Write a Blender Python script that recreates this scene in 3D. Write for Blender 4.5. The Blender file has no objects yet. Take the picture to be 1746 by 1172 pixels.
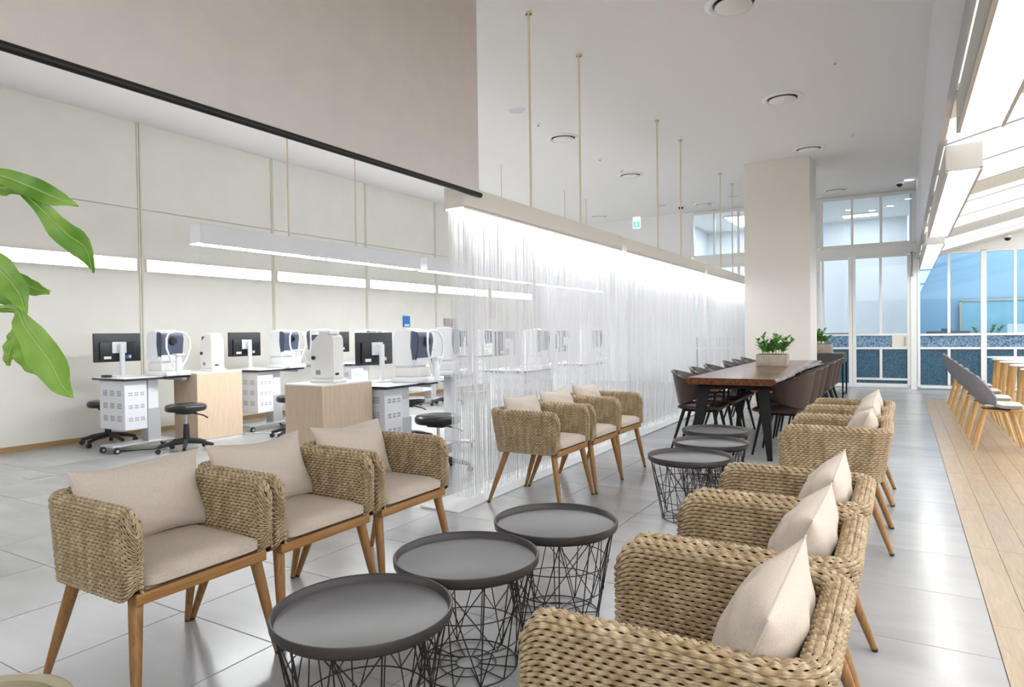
import bpy, bmesh, math, random
from mathutils import Vector, Matrix

random.seed(7)
scene = bpy.context.scene
C = scene.collection
PI = math.pi
R = math.radians

# ------------------------------------------------------------------ camera
F_PX, YAW, PITCH, ROLL, CAM_H = 1118.02, R(30.833), R(-0.915), R(-0.791), 1.25
PPX, PPY = 873.0, 586.0
fwd = Vector((-math.sin(YAW)*math.cos(PITCH), math.cos(YAW)*math.cos(PITCH), math.sin(PITCH)))
rgt = Vector((math.cos(YAW), math.sin(YAW), 0))
upv = rgt.cross(fwd)
cr, sr = math.cos(ROLL), math.sin(ROLL)
rgt, upv = cr*rgt + sr*upv, -sr*rgt + cr*upv
CAM = Vector((0, 0, CAM_H))
cd = bpy.data.cameras.new('camera')
cd.sensor_fit = 'HORIZONTAL'; cd.sensor_width = 36; cd.lens = 36*F_PX/1746
cd.clip_start = .05; cd.clip_end = 200
cam = bpy.data.objects.new('camera', cd); C.objects.link(cam)
m3 = Matrix((rgt, upv, -fwd)).transposed()
cam.matrix_world = Matrix.Translation(CAM) @ m3.to_4x4()
scene.camera = cam

def at(px, py, depth):
    """a photo pixel at a given forward distance from the camera -> point"""
    return CAM + (fwd + rgt*((px-PPX)/F_PX) - upv*((py-PPY)/F_PX))*depth

# ------------------------------------------------------------------ world and exposure
w = bpy.data.worlds.new('world'); scene.world = w; w.use_nodes = True
bg = w.node_tree.nodes['Background']
bg.inputs[0].default_value = (0.93, 0.95, 1.0, 1); bg.inputs[1].default_value = 1.55
vs = scene.view_settings
vs.view_transform = 'Standard'; vs.look = 'None'; vs.gamma = 1; vs.exposure = 0.86
vs.use_curve_mapping = False

E_BEAM, E_PEND, E_FIX, E_SLOPE, E_WALL, E_FAR = 14.0, 40.0, 6.0, 1.3, 9.0, 11.5

# ------------------------------------------------------------------ materials
def srgb(r, g, b):
    f = lambda c: (c/255/12.92) if c/255 <= .04045 else ((c/255+.055)/1.055)**2.4
    return (f(r), f(g), f(b), 1)

def new_mat(name):
    m = bpy.data.materials.new(name); m.use_nodes = True
    nt = m.node_tree; nt.nodes.clear()
    out = nt.nodes.new('ShaderNodeOutputMaterial')
    return m, nt, out

def mat(name, col, rough=.5, metal=0, var=0.0, vscale=20, bump=0, bscale=200, stretch=(1, 1, 1),
        coat=0, objvar=0, spec=.5, trans=0, col2=None, coords='Object'):
    m, nt, out = new_mat(name)
    N, L = nt.nodes.new, nt.links.new
    p = N('ShaderNodeBsdfPrincipled'); L(p.outputs[0], out.inputs[0])
    p.inputs['Base Color'].default_value = col
    p.inputs['Roughness'].default_value = rough
    p.inputs['Metallic'].default_value = metal
    p.inputs['Specular IOR Level'].default_value = spec
    if coat: p.inputs['Coat Weight'].default_value = coat; p.inputs['Coat Roughness'].default_value = .12
    if trans: p.inputs['Transmission Weight'].default_value = trans
    tc = N('ShaderNodeTexCoord'); mp = N('ShaderNodeMapping'); mp.inputs['Scale'].default_value = stretch
    L(tc.outputs[coords], mp.inputs[0])
    colsock = None
    if var or col2:
        n = N('ShaderNodeTexNoise'); n.inputs['Scale'].default_value = vscale; n.inputs['Detail'].default_value = 4
        L(mp.outputs[0], n.inputs['Vector'])
        rp = N('ShaderNodeValToRGB'); rp.color_ramp.elements[0].position = .3; rp.color_ramp.elements[1].position = .7
        c2 = col2 or tuple(min(1, c*(1+var)) for c in col[:3])+(1,)
        c1 = col if col2 else tuple(c*(1-var) for c in col[:3])+(1,)
        rp.color_ramp.elements[0].color = c1; rp.color_ramp.elements[1].color = c2
        L(n.outputs[0], rp.inputs[0]); colsock = rp.outputs[0]
    if objvar:
        oi = N('ShaderNodeObjectInfo'); mr = N('ShaderNodeMapRange')
        mr.inputs[3].default_value = 1-objvar; mr.inputs[4].default_value = 1+objvar
        L(oi.outputs['Random'], mr.inputs[0])
        mx = N('ShaderNodeMix'); mx.data_type = 'RGBA'; mx.blend_type = 'MULTIPLY'; mx.inputs[0].default_value = 1
        if colsock: L(colsock, mx.inputs[6])
        else: mx.inputs[6].default_value = col
        L(mr.outputs[0], mx.inputs[7]); colsock = mx.outputs[2]
    if colsock: L(colsock, p.inputs['Base Color'])
    if bump:
        n2 = N('ShaderNodeTexNoise'); n2.inputs['Scale'].default_value = bscale; n2.inputs['Detail'].default_value = 3
        L(mp.outputs[0], n2.inputs['Vector'])
        b = N('ShaderNodeBump'); b.inputs['Strength'].default_value = bump; b.inputs['Distance'].default_value = .002
        L(n2.outputs[0], b.inputs['Height']); L(b.outputs[0], p.inputs['Normal'])
    return m

def emit(name, col, s):
    m, nt, out = new_mat(name)
    e = nt.nodes.new('ShaderNodeEmission'); e.inputs[0].default_value = col; e.inputs[1].default_value = s
    nt.links.new(e.outputs[0], out.inputs[0]); return m

def glass(name, tint, refl=1.0):
    m, nt, out = new_mat(name); N, L = nt.nodes.new, nt.links.new
    t = N('ShaderNodeBsdfTransparent'); t.inputs[0].default_value = tint
    g = N('ShaderNodeBsdfGlossy'); g.inputs['Roughness'].default_value = .02
    f = N('ShaderNodeFresnel'); f.inputs[0].default_value = 1.5
    mx = N('ShaderNodeMixShader'); L(f.outputs[0], mx.inputs[0]); L(t.outputs[0], mx.inputs[1]); L(g.outputs[0], mx.inputs[2])
    L(mx.outputs[0], out.inputs[0]); return m

def frosted(name, c1, c2, scale, clear):
    """patterned privacy glass: tinted, scattering, a little see-through"""
    m, nt, out = new_mat(name); N, L = nt.nodes.new, nt.links.new
    tc = N('ShaderNodeTexCoord'); n = N('ShaderNodeTexNoise'); n.inputs['Scale'].default_value = scale; n.inputs['Detail'].default_value = 3
    L(tc.outputs['Object'], n.inputs['Vector'])
    rp = N('ShaderNodeValToRGB'); rp.color_ramp.elements[0].position = .38; rp.color_ramp.elements[1].position = .62
    rp.color_ramp.elements[0].color = c1; rp.color_ramp.elements[1].color = c2
    L(n.outputs[0], rp.inputs[0])
    p = N('ShaderNodeBsdfPrincipled'); p.inputs['Roughness'].default_value = .35
    L(rp.outputs[0], p.inputs['Base Color'])
    tr = N('ShaderNodeBsdfTranslucent'); L(rp.outputs[0], tr.inputs[0])
    m1 = N('ShaderNodeMixShader'); m1.inputs[0].default_value = .5; L(p.outputs[0], m1.inputs[1]); L(tr.outputs[0], m1.inputs[2])
    t = N('ShaderNodeBsdfTransparent'); t.inputs[0].default_value = (.8, .92, 1, 1)
    m2 = N('ShaderNodeMixShader'); m2.inputs[0].default_value = clear; L(m1.outputs[0], m2.inputs[1]); L(t.outputs[0], m2.inputs[2])
    L(m2.outputs[0], out.inputs[0]); return m

def wood(name, c1, c2, axis=1, rough=.4, objvar=.08, scale=3.0, ring=14):
    m, nt, out = new_mat(name); N, L = nt.nodes.new, nt.links.new
    p = N('ShaderNodeBsdfPrincipled'); p.inputs['Roughness'].default_value = rough; L(p.outputs[0], out.inputs[0])
    tc = N('ShaderNodeTexCoord'); mp = N('ShaderNodeMapping')
    sc = [ring, ring, ring]; sc[axis] = 1.2; mp.inputs['Scale'].default_value = sc
    oi = N('ShaderNodeObjectInfo'); ad = N('ShaderNodeVectorMath'); ad.operation = 'ADD'
    ml = N('ShaderNodeVectorMath'); ml.operation = 'SCALE'; ml.inputs[0].default_value = (7, 13, 5)
    L(oi.outputs['Random'], ml.inputs[3]); L(tc.outputs['Object'], mp.inputs[0]); L(mp.outputs[0], ad.inputs[0]); L(ml.outputs[0], ad.inputs[1])
    n = N('ShaderNodeTexNoise'); n.inputs['Scale'].default_value = scale; n.inputs['Detail'].default_value = 6; n.inputs['Distortion'].default_value = 1.2
    L(ad.outputs[0], n.inputs['Vector'])
    rp = N('ShaderNodeValToRGB'); rp.color_ramp.elements[0].position = .32; rp.color_ramp.elements[1].position = .68
    rp.color_ramp.elements[0].color = c1; rp.color_ramp.elements[1].color = c2; L(n.outputs[0], rp.inputs[0])
    mr = N('ShaderNodeMapRange'); mr.inputs[3].default_value = 1-objvar; mr.inputs[4].default_value = 1+objvar; L(oi.outputs['Random'], mr.inputs[0])
    mx = N('ShaderNodeMix'); mx.data_type = 'RGBA'; mx.blend_type = 'MULTIPLY'; mx.inputs[0].default_value = 1
    L(rp.outputs[0], mx.inputs[6]); L(mr.outputs[0], mx.inputs[7]); L(mx.outputs[2], p.inputs['Base Color'])
    b = N('ShaderNodeBump'); b.inputs['Strength'].default_value = .15; b.inputs['Distance'].default_value = .002
    L(n.outputs[0], b.inputs['Height']); L(b.outputs[0], p.inputs['Normal'])
    return m

def tile_mat():
    m, nt, out = new_mat('floor_tile'); N, L = nt.nodes.new, nt.links.new
    p = N('ShaderNodeBsdfPrincipled'); L(p.outputs[0], out.inputs[0])
    g = N('ShaderNodeNewGeometry'); mp = N('ShaderNodeMapping'); mp.inputs['Scale'].default_value = (.9, 2.6, 1)
    oi = N('ShaderNodeObjectInfo'); ml = N('ShaderNodeVectorMath'); ml.operation = 'SCALE'; ml.inputs[0].default_value = (3, 9, 0)
    L(oi.outputs['Random'], ml.inputs[3])
    ad = N('ShaderNodeVectorMath'); ad.operation = 'ADD'
    L(g.outputs['Position'], mp.inputs[0]); L(mp.outputs[0], ad.inputs[0]); L(ml.outputs[0], ad.inputs[1])
    n = N('ShaderNodeTexNoise'); n.inputs['Scale'].default_value = 1.3; n.inputs['Detail'].default_value = 4; n.inputs['Distortion'].default_value = .5
    L(ad.outputs[0], n.inputs['Vector'])
    rp = N('ShaderNodeValToRGB'); e = rp.color_ramp.elements
    e[0].position = .2; e[0].color = srgb(152, 152, 153); e[1].position = .8; e[1].color = srgb(176, 176, 177)
    L(n.outputs[0], rp.inputs[0])
    mr = N('ShaderNodeMapRange'); mr.inputs[3].default_value = .95; mr.inputs[4].default_value = 1.05; L(oi.outputs['Random'], mr.inputs[0])
    mx = N('ShaderNodeMix'); mx.data_type = 'RGBA'; mx.blend_type = 'MULTIPLY'; mx.inputs[0].default_value = 1
    L(rp.outputs[0], mx.inputs[6]); L(mr.outputs[0], mx.inputs[7]); L(mx.outputs[2], p.inputs['Base Color'])
    r2 = N('ShaderNodeMapRange'); r2.inputs[3].default_value = .16; r2.inputs[4].default_value = .3; L(n.outputs[0], r2.inputs[0]); L(r2.outputs[0], p.inputs['Roughness'])
    return m

def wicker_mat():
    m, nt, out = new_mat('woven_wicker'); N, L = nt.nodes.new, nt.links.new
    p = N('ShaderNodeBsdfPrincipled'); p.inputs['Roughness'].default_value = .5; L(p.outputs[0], out.inputs[0])
    tc = N('ShaderNodeTexCoord')
    mp = N('ShaderNodeMapping'); mp.inputs['Scale'].default_value = (18, 1, 1); L(tc.outputs['UV'], mp.inputs[0])
    n = N('ShaderNodeTexNoise'); n.inputs['Scale'].default_value = 2; n.inputs['Detail'].default_value = 3; L(mp.outputs[0], n.inputs['Vector'])
    mp2 = N('ShaderNodeMapping'); mp2.inputs['Scale'].default_value = (14, 420, 1); L(tc.outputs['UV'], mp2.inputs[0])
    n2 = N('ShaderNodeTexNoise'); n2.inputs['Scale'].default_value = 1; n2.inputs['Detail'].default_value = 2; L(mp2.outputs[0], n2.inputs['Vector'])
    ad = N('ShaderNodeMath'); ad.operation = 'ADD'
    m1 = N('ShaderNodeMath'); m1.operation = 'MULTIPLY'; m1.inputs[1].default_value = .45; L(n.outputs[0], m1.inputs[0])
    m2 = N('ShaderNodeMath'); m2.operation = 'MULTIPLY'; m2.inputs[1].default_value = .55; L(n2.outputs[0], m2.inputs[0])
    L(m1.outputs[0], ad.inputs[0]); L(m2.outputs[0], ad.inputs[1])
    rp = N('ShaderNodeValToRGB'); e = rp.color_ramp.elements
    e[0].position = .3; e[0].color = srgb(112, 90, 60); e[1].position = .7; e[1].color = srgb(216, 200, 172)
    k = e.new(.5); k.color = srgb(170, 147, 112)
    L(ad.outputs[0], rp.inputs[0]); L(rp.outputs[0], p.inputs['Base Color'])
    b = N('ShaderNodeBump'); b.inputs['Strength'].default_value = .6; b.inputs['Distance'].default_value = .0015
    L(n2.outputs[0], b.inputs['Height']); L(b.outputs[0], p.inputs['Normal'])
    return m

def leaf_mat(name, c1, c2):
    m, nt, out = new_mat(name); N, L = nt.nodes.new, nt.links.new
    tc = N('ShaderNodeTexCoord'); n = N('ShaderNodeTexNoise'); n.inputs['Scale'].default_value = 9; L(tc.outputs['Object'], n.inputs['Vector'])
    rp = N('ShaderNodeValToRGB'); rp.color_ramp.elements[0].position = .35; rp.color_ramp.elements[1].position = .65
    rp.color_ramp.elements[0].color = c1; rp.color_ramp.elements[1].color = c2; L(n.outputs[0], rp.inputs[0])
    p = N('ShaderNodeBsdfPrincipled'); p.inputs['Roughness'].default_value = .35; L(rp.outputs[0], p.inputs['Base Color'])
    t = N('ShaderNodeBsdfTranslucent'); L(rp.outputs[0], t.inputs[0])
    mx = N('ShaderNodeMixShader'); mx.inputs[0].default_value = .35; L(p.outputs[0], mx.inputs[1]); L(t.outputs[0], mx.inputs[2])
    L(mx.outputs[0], out.inputs[0]); return m

def thread_mat():
    m, nt, out = new_mat('curtain_string'); N, L = nt.nodes.new, nt.links.new
    d = N('ShaderNodeBsdfDiffuse'); d.inputs[0].default_value = (.9, .9, .91, 1)
    t = N('ShaderNodeBsdfTranslucent'); t.inputs[0].default_value = (.9, .9, .91, 1)
    mx = N('ShaderNodeMixShader'); mx.inputs[0].default_value = .45; L(d.outputs[0], mx.inputs[1]); L(t.outputs[0], mx.inputs[2])
    L(mx.outputs[0], out.inputs[0]); return m

M = dict(
    wall=mat('wall_paint', srgb(238, 236, 227), .28, var=.02, vscale=3, spec=.4),
    wall_white=mat('white_wall', srgb(236, 236, 234), .6),
    ceiling=mat('ceiling_paint', srgb(233, 231, 228), .8),
    column=mat('column_paint', srgb(230, 225, 216), .4),
    frame=mat('white_frame', srgb(232, 233, 230), .45),
    trimw=mat('cream_trim', srgb(226, 222, 206), .45),
    grout=mat('grout', srgb(118, 116, 112), .9),
    tile=tile_mat(),
    plank=wood('oak_plank', srgb(160, 138, 112), srgb(180, 159, 132), axis=1, rough=.34, objvar=.05),
    basewood=wood('baseboard_wood', srgb(168, 134, 88), srgb(190, 156, 108), axis=1),
    fabric_screen=mat('screen_fabric', srgb(216, 211, 205), .9, var=.03, vscale=6, bump=.3, bscale=260),
    blackrod=mat('black_rod', srgb(22, 21, 20), .5),
    strip=mat('white_strip', srgb(226, 227, 228), .4),
    beam=mat('beam_white', srgb(226, 221, 210), .5),
    rod=mat('cream_rod', srgb(222, 214, 192), .4),
    thread=thread_mat(),
    led=emit('led_beam', (.96, .98, 1, 1), E_BEAM), pend=emit('led_pendant', (.96, .985, 1, 1), E_PEND),
    fix=emit('led_fixture', (1, .99, .97, 1), E_FIX), slope=emit('backlit_panel', (1, .99, .96, 1), E_SLOPE),
    wallled=emit('wall_light', (.97, .985, 1, 1), E_WALL), down=emit('downlight', (.95, .98, 1, 1), 12),
    farlight=emit('far_light', (.93, .97, 1, 1), E_FAR),
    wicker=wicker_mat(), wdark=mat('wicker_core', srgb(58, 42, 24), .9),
    oak=wood('chair_oak', srgb(128, 90, 48), srgb(164, 121, 70), axis=2, rough=.38, objvar=.03, ring=30),
    oakrail=wood('rail_oak', srgb(134, 95, 50), srgb(170, 126, 72), axis=1, rough=.38, objvar=.03, ring=30),
    linen=mat('seat_linen', srgb(192, 179, 166), .95, var=.09, vscale=160, bump=.5, bscale=420),
    pillow=mat('pillow_linen', srgb(200, 188, 175), .95, var=.07, vscale=180, bump=.5, bscale=480),
    liner=mat('seat_liner', srgb(232, 232, 232), .8),
    foot=mat('foot_cap', srgb(48, 40, 34), .6),
    tray=mat('tray_charcoal', srgb(86, 84, 87), .38, var=.04, vscale=300, spec=.6),
    fixhouse=mat('fixture_housing', srgb(196, 192, 186), .5),
    seam=mat('plank_seam', srgb(120, 100, 78), .9),
    rim=mat('tray_rim', srgb(56, 52, 50), .42),
    wire=mat('black_wire', srgb(38, 37, 37), .45, metal=.3),
    slab=wood('walnut_slab', srgb(74, 42, 22), srgb(112, 70, 42), axis=1, rough=.2, objvar=0, ring=8),
    black=mat('black_metal', srgb(16, 16, 17), .5, spec=.25),
    leather=mat('brown_leather', srgb(54, 38, 32), .34, var=.12, vscale=14),
    armwood=mat('arm_wood', srgb(150, 76, 40), .4, var=.1, vscale=30),
    concrete=mat('planter_concrete', srgb(168, 156, 144), .85, var=.14, vscale=12, bump=.5, bscale=60),
    soil=mat('soil', srgb(60, 46, 34), 1),
    zz=leaf_mat('zz_leaf', srgb(66, 118, 48), srgb(120, 172, 84)),
    bigleaf=leaf_mat('big_leaf', srgb(94, 146, 44), srgb(150, 190, 84)),
    stem=mat('plant_stem', srgb(158, 184, 104), .6),
    pot=mat('glazed_pot', srgb(176, 166, 138), .15, coat=.8),
    console=mat('console_grey', srgb(66, 64, 66), .5),
    greyfab=mat('grey_fabric', srgb(128, 127, 133), .95, var=.1, vscale=90, bump=.4, bscale=300),
    paleseat=mat('seat_pad', srgb(206, 192, 180), .95, var=.06, vscale=90),
    beech=wood('beech', srgb(192, 150, 88), srgb(216, 178, 118), axis=2, rough=.45, objvar=.04, ring=20),
    whitetop=mat('white_laminate', srgb(240, 241, 243), .3),
    white=mat('white_plastic', srgb(234, 235, 237), .35), offwhite=mat('cream_plastic', srgb(232, 230, 226), .4),
    cpu=mat('painted_steel', srgb(222, 224, 228), .4), vent=mat('vent_dark', srgb(168, 168, 172), .8),
    navy=mat('navy_panel', srgb(74, 82, 104), .3), dark=mat('dark_plastic', srgb(30, 31, 34), .4),
    midgrey=mat('mid_grey', srgb(150, 150, 152), .5), alu=mat('brushed_aluminium', srgb(198, 198, 200), .35, metal=.6),
    chrome=mat('chrome', srgb(210, 210, 212), .15, metal=1), lens=mat('lens_glass', srgb(14, 16, 24), .08),
    birch=wood('birch_cabinet', srgb(198, 175, 149), srgb(210, 189, 164), axis=2, rough=.45, objvar=.01, ring=18),
    vinyl=mat('black_vinyl', srgb(26, 26, 28), .28),
    blue=mat('sign_blue', srgb(40, 120, 210), .5), red=mat('sign_red', srgb(205, 60, 50), .5), pink=mat('paper_pink', srgb(224, 206, 206), .7),
    signgrey=mat('sign_grey', srgb(168, 168, 168), .5), green=emit('exit_green', (.06, .62, .36, 1), 1.0), exitw=emit('exit_white', (.9, 1, .96, 1), 1.0),
    clear=glass('clear_glass', (.95, .98, 1.0, 1)), bluepane=glass('blue_glass', (.93, .97, 1.0, 1)),
    frost=frosted('rain_glass', srgb(78, 112, 134), srgb(106, 142, 162), 38, .10),
    frost2=frosted('speckled_glass', srgb(84, 122, 150), srgb(190, 214, 230), 44, .15),
    bluewall=mat('blue_wall', srgb(140, 186, 214), .7), palewall=mat('pale_blue_wall', srgb(230, 236, 240), .7),
    brass=mat('frame_wood', srgb(196, 190, 160), .5), art=mat('art_print', srgb(150, 205, 220), .6, col2=srgb(120, 190, 214), vscale=3),
    greypaint=mat('grey_paint', srgb(206, 206, 210), .6), cable=mat('white_cable', srgb(225, 225, 225), .5),
)

# ------------------------------------------------------------------ mesh helpers
class B:
    def __init__(s): s.bm = bmesh.new()
    def box(s, c, d, bev=0, seg=2, rot=None):
        r = bmesh.ops.create_cube(s.bm, size=1)
        vs_ = r['verts']
        bmesh.ops.scale(s.bm, vec=d, verts=vs_)
        if bev:
            es = list({e for v in vs_ for e in v.link_edges})
            rr = bmesh.ops.bevel(s.bm, geom=es, offset=bev, segments=seg, profile=.5, affect='EDGES')
            vs_ = list({v for f in rr['faces'] for v in f.verts} | {v for v in vs_ if v.is_valid})
        if rot is not None: bmesh.ops.transform(s.bm, matrix=rot.to_4x4(), verts=vs_)
        bmesh.ops.translate(s.bm, vec=c, verts=vs_)
        return s
    def ext(s, x0, x1, y0, y1, z0, z1, bev=0, seg=2):
        return s.box(((x0+x1)/2, (y0+y1)/2, (z0+z1)/2), (abs(x1-x0), abs(y1-y0), abs(z1-z0)), bev, seg)
    def surf(s, rows, close_u=False, close_v=False):
        g = [[s.bm.verts.new(p) for p in row] for row in rows]
        nr, nc = len(g), len(g[0])
        for i in range(nr if close_v else nr-1):
            a, b = g[i], g[(i+1) % nr]
            for j in range(nc if close_u else nc-1):
                k = (j+1) % nc
                try: s.bm.faces.new((a[j], a[k], b[k], b[j]))
                except ValueError: pass
        return g
    def cyl(s, a, b, r0, r1=None, n=12): return s.tube([a, b], [r0, r0 if r1 is None else r1], n)
    def tube(s, pts, r, n=8, closed=False, caps=True):
        pts = [Vector(p) for p in pts]
        rs = r if isinstance(r, (list, tuple)) else [r]*len(pts)
        rows = []; ref = None
        for i, p in enumerate(pts):
            if closed: t = pts[(i+1) % len(pts)]-pts[i-1]
            else: t = pts[min(i+1, len(pts)-1)]-pts[max(i-1, 0)]
            t.normalize()
            if ref is None: ref = Vector((0, 0, 1)) if abs(t.z) < .9 else Vector((1, 0, 0))
            a = t.cross(ref).normalized(); bb = t.cross(a).normalized(); ref = -bb if ref.dot(-bb) > 0 else bb
            a = t.cross(ref).normalized(); bb = a.cross(t).normalized()
            rows.append([p+(a*math.cos(q*2*PI/n)+bb*math.sin(q*2*PI/n))*rs[i] for q in range(n)])
        g = s.surf(rows, close_u=True, close_v=closed)
        if caps and not closed:
            for row in (g[0], g[-1]):
                try: s.bm.faces.new(row)
                except ValueError: pass
        return s
    def lathe(s, prof, n=32, c=(0, 0, 0), cap0=False, cap1=False):
        c = Vector(c)
        g = s.surf([[c+Vector((r*math.cos(q*2*PI/n), r*math.sin(q*2*PI/n), z)) for q in range(n)] for r, z in prof], close_u=True)
        if cap0: s.bm.faces.new(g[0])
        if cap1: s.bm.faces.new(g[-1])
        return s
    def ring(s, c, r, t, n=32, m=6):
        c = Vector(c)
        return s.tube([c+Vector((r*math.cos(q*2*PI/n), r*math.sin(q*2*PI/n), 0)) for q in range(n)], t, m, closed=True)
    def prism(s, poly, axis, a, b):
        """poly: 2D outline; axis: normal axis index; extruded a..b"""
        def P(u, v, w):
            q = [0, 0, 0]; o = [i for i in range(3) if i != axis]; q[o[0]] = u; q[o[1]] = v; q[axis] = w; return q
        lo = [s.bm.verts.new(P(u, v, a)) for u, v in poly]; hi = [s.bm.verts.new(P(u, v, b)) for u, v in poly]
        s.bm.faces.new(lo); s.bm.faces.new(hi[::-1]); n = len(poly)
        for i in range(n): s.bm.faces.new((lo[i], hi[i], hi[(i+1) % n], lo[(i+1) % n]))
        return s
    def solid(s, t):
        bmesh.ops.recalc_face_normals(s.bm, faces=s.bm.faces[:])
        bmesh.ops.solidify(s.bm, geom=s.bm.faces[:], thickness=t); return s
    def mesh(s, name, m, smooth=35):
        bmesh.ops.recalc_face_normals(s.bm, faces=s.bm.faces[:])
        me = bpy.data.meshes.new(name); s.bm.to_mesh(me); s.bm.free()
        me.materials.append(m)
        me.polygons.foreach_set('use_smooth', [True]*len(me.polygons)); me.set_sharp_from_angle(angle=R(smooth))
        return me
    def build(s, name, m, parent=None, smooth=35, kind=None):
        return link(name, s.mesh(name, m, smooth), parent, kind)

def link(name, me, parent=None, kind=None, loc=None):
    o = bpy.data.objects.new(name, me); C.objects.link(o)
    if parent is not None: o.parent = parent
    if kind: o['kind'] = kind
    if loc is not None: o.location = loc
    return o
def tag(o, label, cat, group=None):
    o['label'] = label; o['category'] = cat
    if group: o['group'] = group
    return o
def thing(name, label, cat, loc=(0, 0, 0), rz=0, group=None):
    o = bpy.data.objects.new(name, None); C.objects.link(o)
    o.empty_display_size = .1; o.location = loc; o.rotation_euler = (0, 0, rz)
    return tag(o, label, cat, group)
def copy_tree(o, parent=None):
    c = o.copy(); C.objects.link(c); c.parent = parent
    for ch in list(o.children): copy_tree(ch, c)
    return c
def place(proto, used, label, loc, rz=0, group=None, cat=None):
    """the first call moves the prototype itself, later ones copy it"""
    o = proto if not used else copy_tree(proto)
    used.append(o); o.location = loc; o.rotation_euler = (0, 0, rz); o['label'] = label
    if group: o['group'] = group
    return o
def rotZ(a): return Matrix.Rotation(a, 3, 'Z')

# ================================================================== SETTING
XW, YF, ZC = -8.54, 15.6, 4.05
TS, TX0, TY0 = .628, -2.825, 1.77
WX = .315
# ---- floor with single tiles
floor = B().ext(XW-.1, WX, -3.0, YF+.1, -.12, -.004).build('floor', M['grout'], kind='structure')
tb = B(); g_ = .0035
tb.ext(-TS/2+g_/2, TS/2-g_/2, -TS/2+g_/2, TS/2-g_/2, -.006, 0, .0015, 1)
tile_me = tb.mesh('tile', M['tile'])
cells = []
for i in range(-10, 6):
    for j in range(-8, 23):
        x, y = TX0+(i+.5)*TS, TY0+(j+.5)*TS
        if x-TS/2 < XW-.02 or x > WX or y+TS/2 > YF+.02: continue
        d = Vector((x, y, 0))-CAM
        dep = d.dot(fwd); px = d.dot(rgt)/max(dep, .01)*F_PX+PPX; py = -d.dot(upv)/max(dep, .01)*F_PX+PPY
        vis = dep > .5 and -150 < px < 1850 and py < 1400
        cells.append((0 if vis else 1, dep, x, y))
cells.sort()
rest = B()
for k, (inv, dep, x, y) in enumerate(cells):
    if k < 290: link('tile', tile_me, floor, loc=(x, y, 0))
    else: rest.ext(x-TS/2+g_/2, x+TS/2-g_/2, y-TS/2+g_/2, y+TS/2-g_/2, -.006, 0)
xe = TX0-9*TS                                     # cut tiles along the left wall and the far wall
for j in range(-8, 22):
    y = TY0+(j+.5)*TS
    rest.ext(XW, xe-g_, y-TS/2+g_/2, y+TS/2-g_/2, -.006, 0)
rest.ext(XW, WX, TY0+22*TS+g_, YF, -.006, 0)
rest.build('tile_field', M['tile'], floor, kind='stuff')

# ---- oak floor on the right, single planks
WY1 = 13.55
floor2 = B().ext(WX, 6.5, -3.0, WY1, -.12, -.004).ext(WX, 6.5, WY1, YF+.1, -.12, -.001).build('floor', M['seam'], kind='structure')
PW = .133
lens = [1.15, .9, 1.3]
pl_me = {}
for L_ in lens:
    pl_me[L_] = B().ext(-PW/2+.0008, PW/2-.0008, -L_/2+.0008, L_/2-.0008, -.004, 0, .0008, 1).mesh('plank', M['plank'])
rest = B()
rnd = random.Random(3)
for i in range(16):
    x = WX+(i+.5)*PW; y = 2.3-rnd.random()*1.0
    while y < WY1-.05:
        L_ = rnd.choice(lens)
        if y+L_ > WY1:
            rest.ext(x-PW/2+.0008, x+PW/2-.0008, y+.0008, WY1, -.004, 0); break
        link('plank', pl_me[L_], floor2, loc=(x, y+L_/2, 0)); y += L_
for i in range(16, 44): rest.ext(WX+i*PW+.0008, WX+(i+1)*PW-.0008, 1.3, WY1, -.004, 0)
rest.ext(WX, 6.5, -3, 1.25, -.004, 0)
rest.build('plank_field', M['plank'], floor2, kind='stuff')
for i in range(8):
    for j in range(4):
        x = WX+(i+.5)*TS; y = WY1+(j+.5)*.51
        if y+.25 < YF+.1: B().ext(x-TS/2+g_/2, x+TS/2-g_/2, y-.255+g_/2, y+.255-g_/2, -.0005, .001).build('tile', M['tile'], floor2)

# ---- ceiling
ceil = B().ext(XW-.1, .23, -3.0, YF+.1, ZC, ZC+.12).build('ceiling', M['ceiling'], kind='structure')
# ---- left wall with single panels, posts and wooden skirting
wl = B().ext(XW-.15, XW-.02, -3.0, YF+.1, 0, ZC).build('wall_left', M['trimw'], kind='structure')
posts = [-1.4+2.095*i for i in range(0, 9)]       # 4.885, 6.98, 9.075 ...
edges = [-3.0]+posts+[YF]
for a, b in zip(edges[:-1], edges[1:]):
    if b > YF+.01: b = YF
    if b-a < .1: continue
    for z0, z1 in ((0.0, 2.925), (2.937, ZC)):
        B().ext(XW-.02, XW, a+.024, b-.024, z0, z1, .003, 1).build('panel', M['wall'], wl)
for y in posts:
    if y > YF: continue
    B().ext(XW-.02, XW+.012, y-.024, y-.004, 0, ZC).ext(XW-.02, XW+.012, y+.004, y+.024, 0, ZC).build('post', M['trimw'], wl)
B().ext(XW-.02, XW+.014, -3, YF, 0, .06).build('baseboard_left', M['basewood'], kind='structure')

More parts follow.
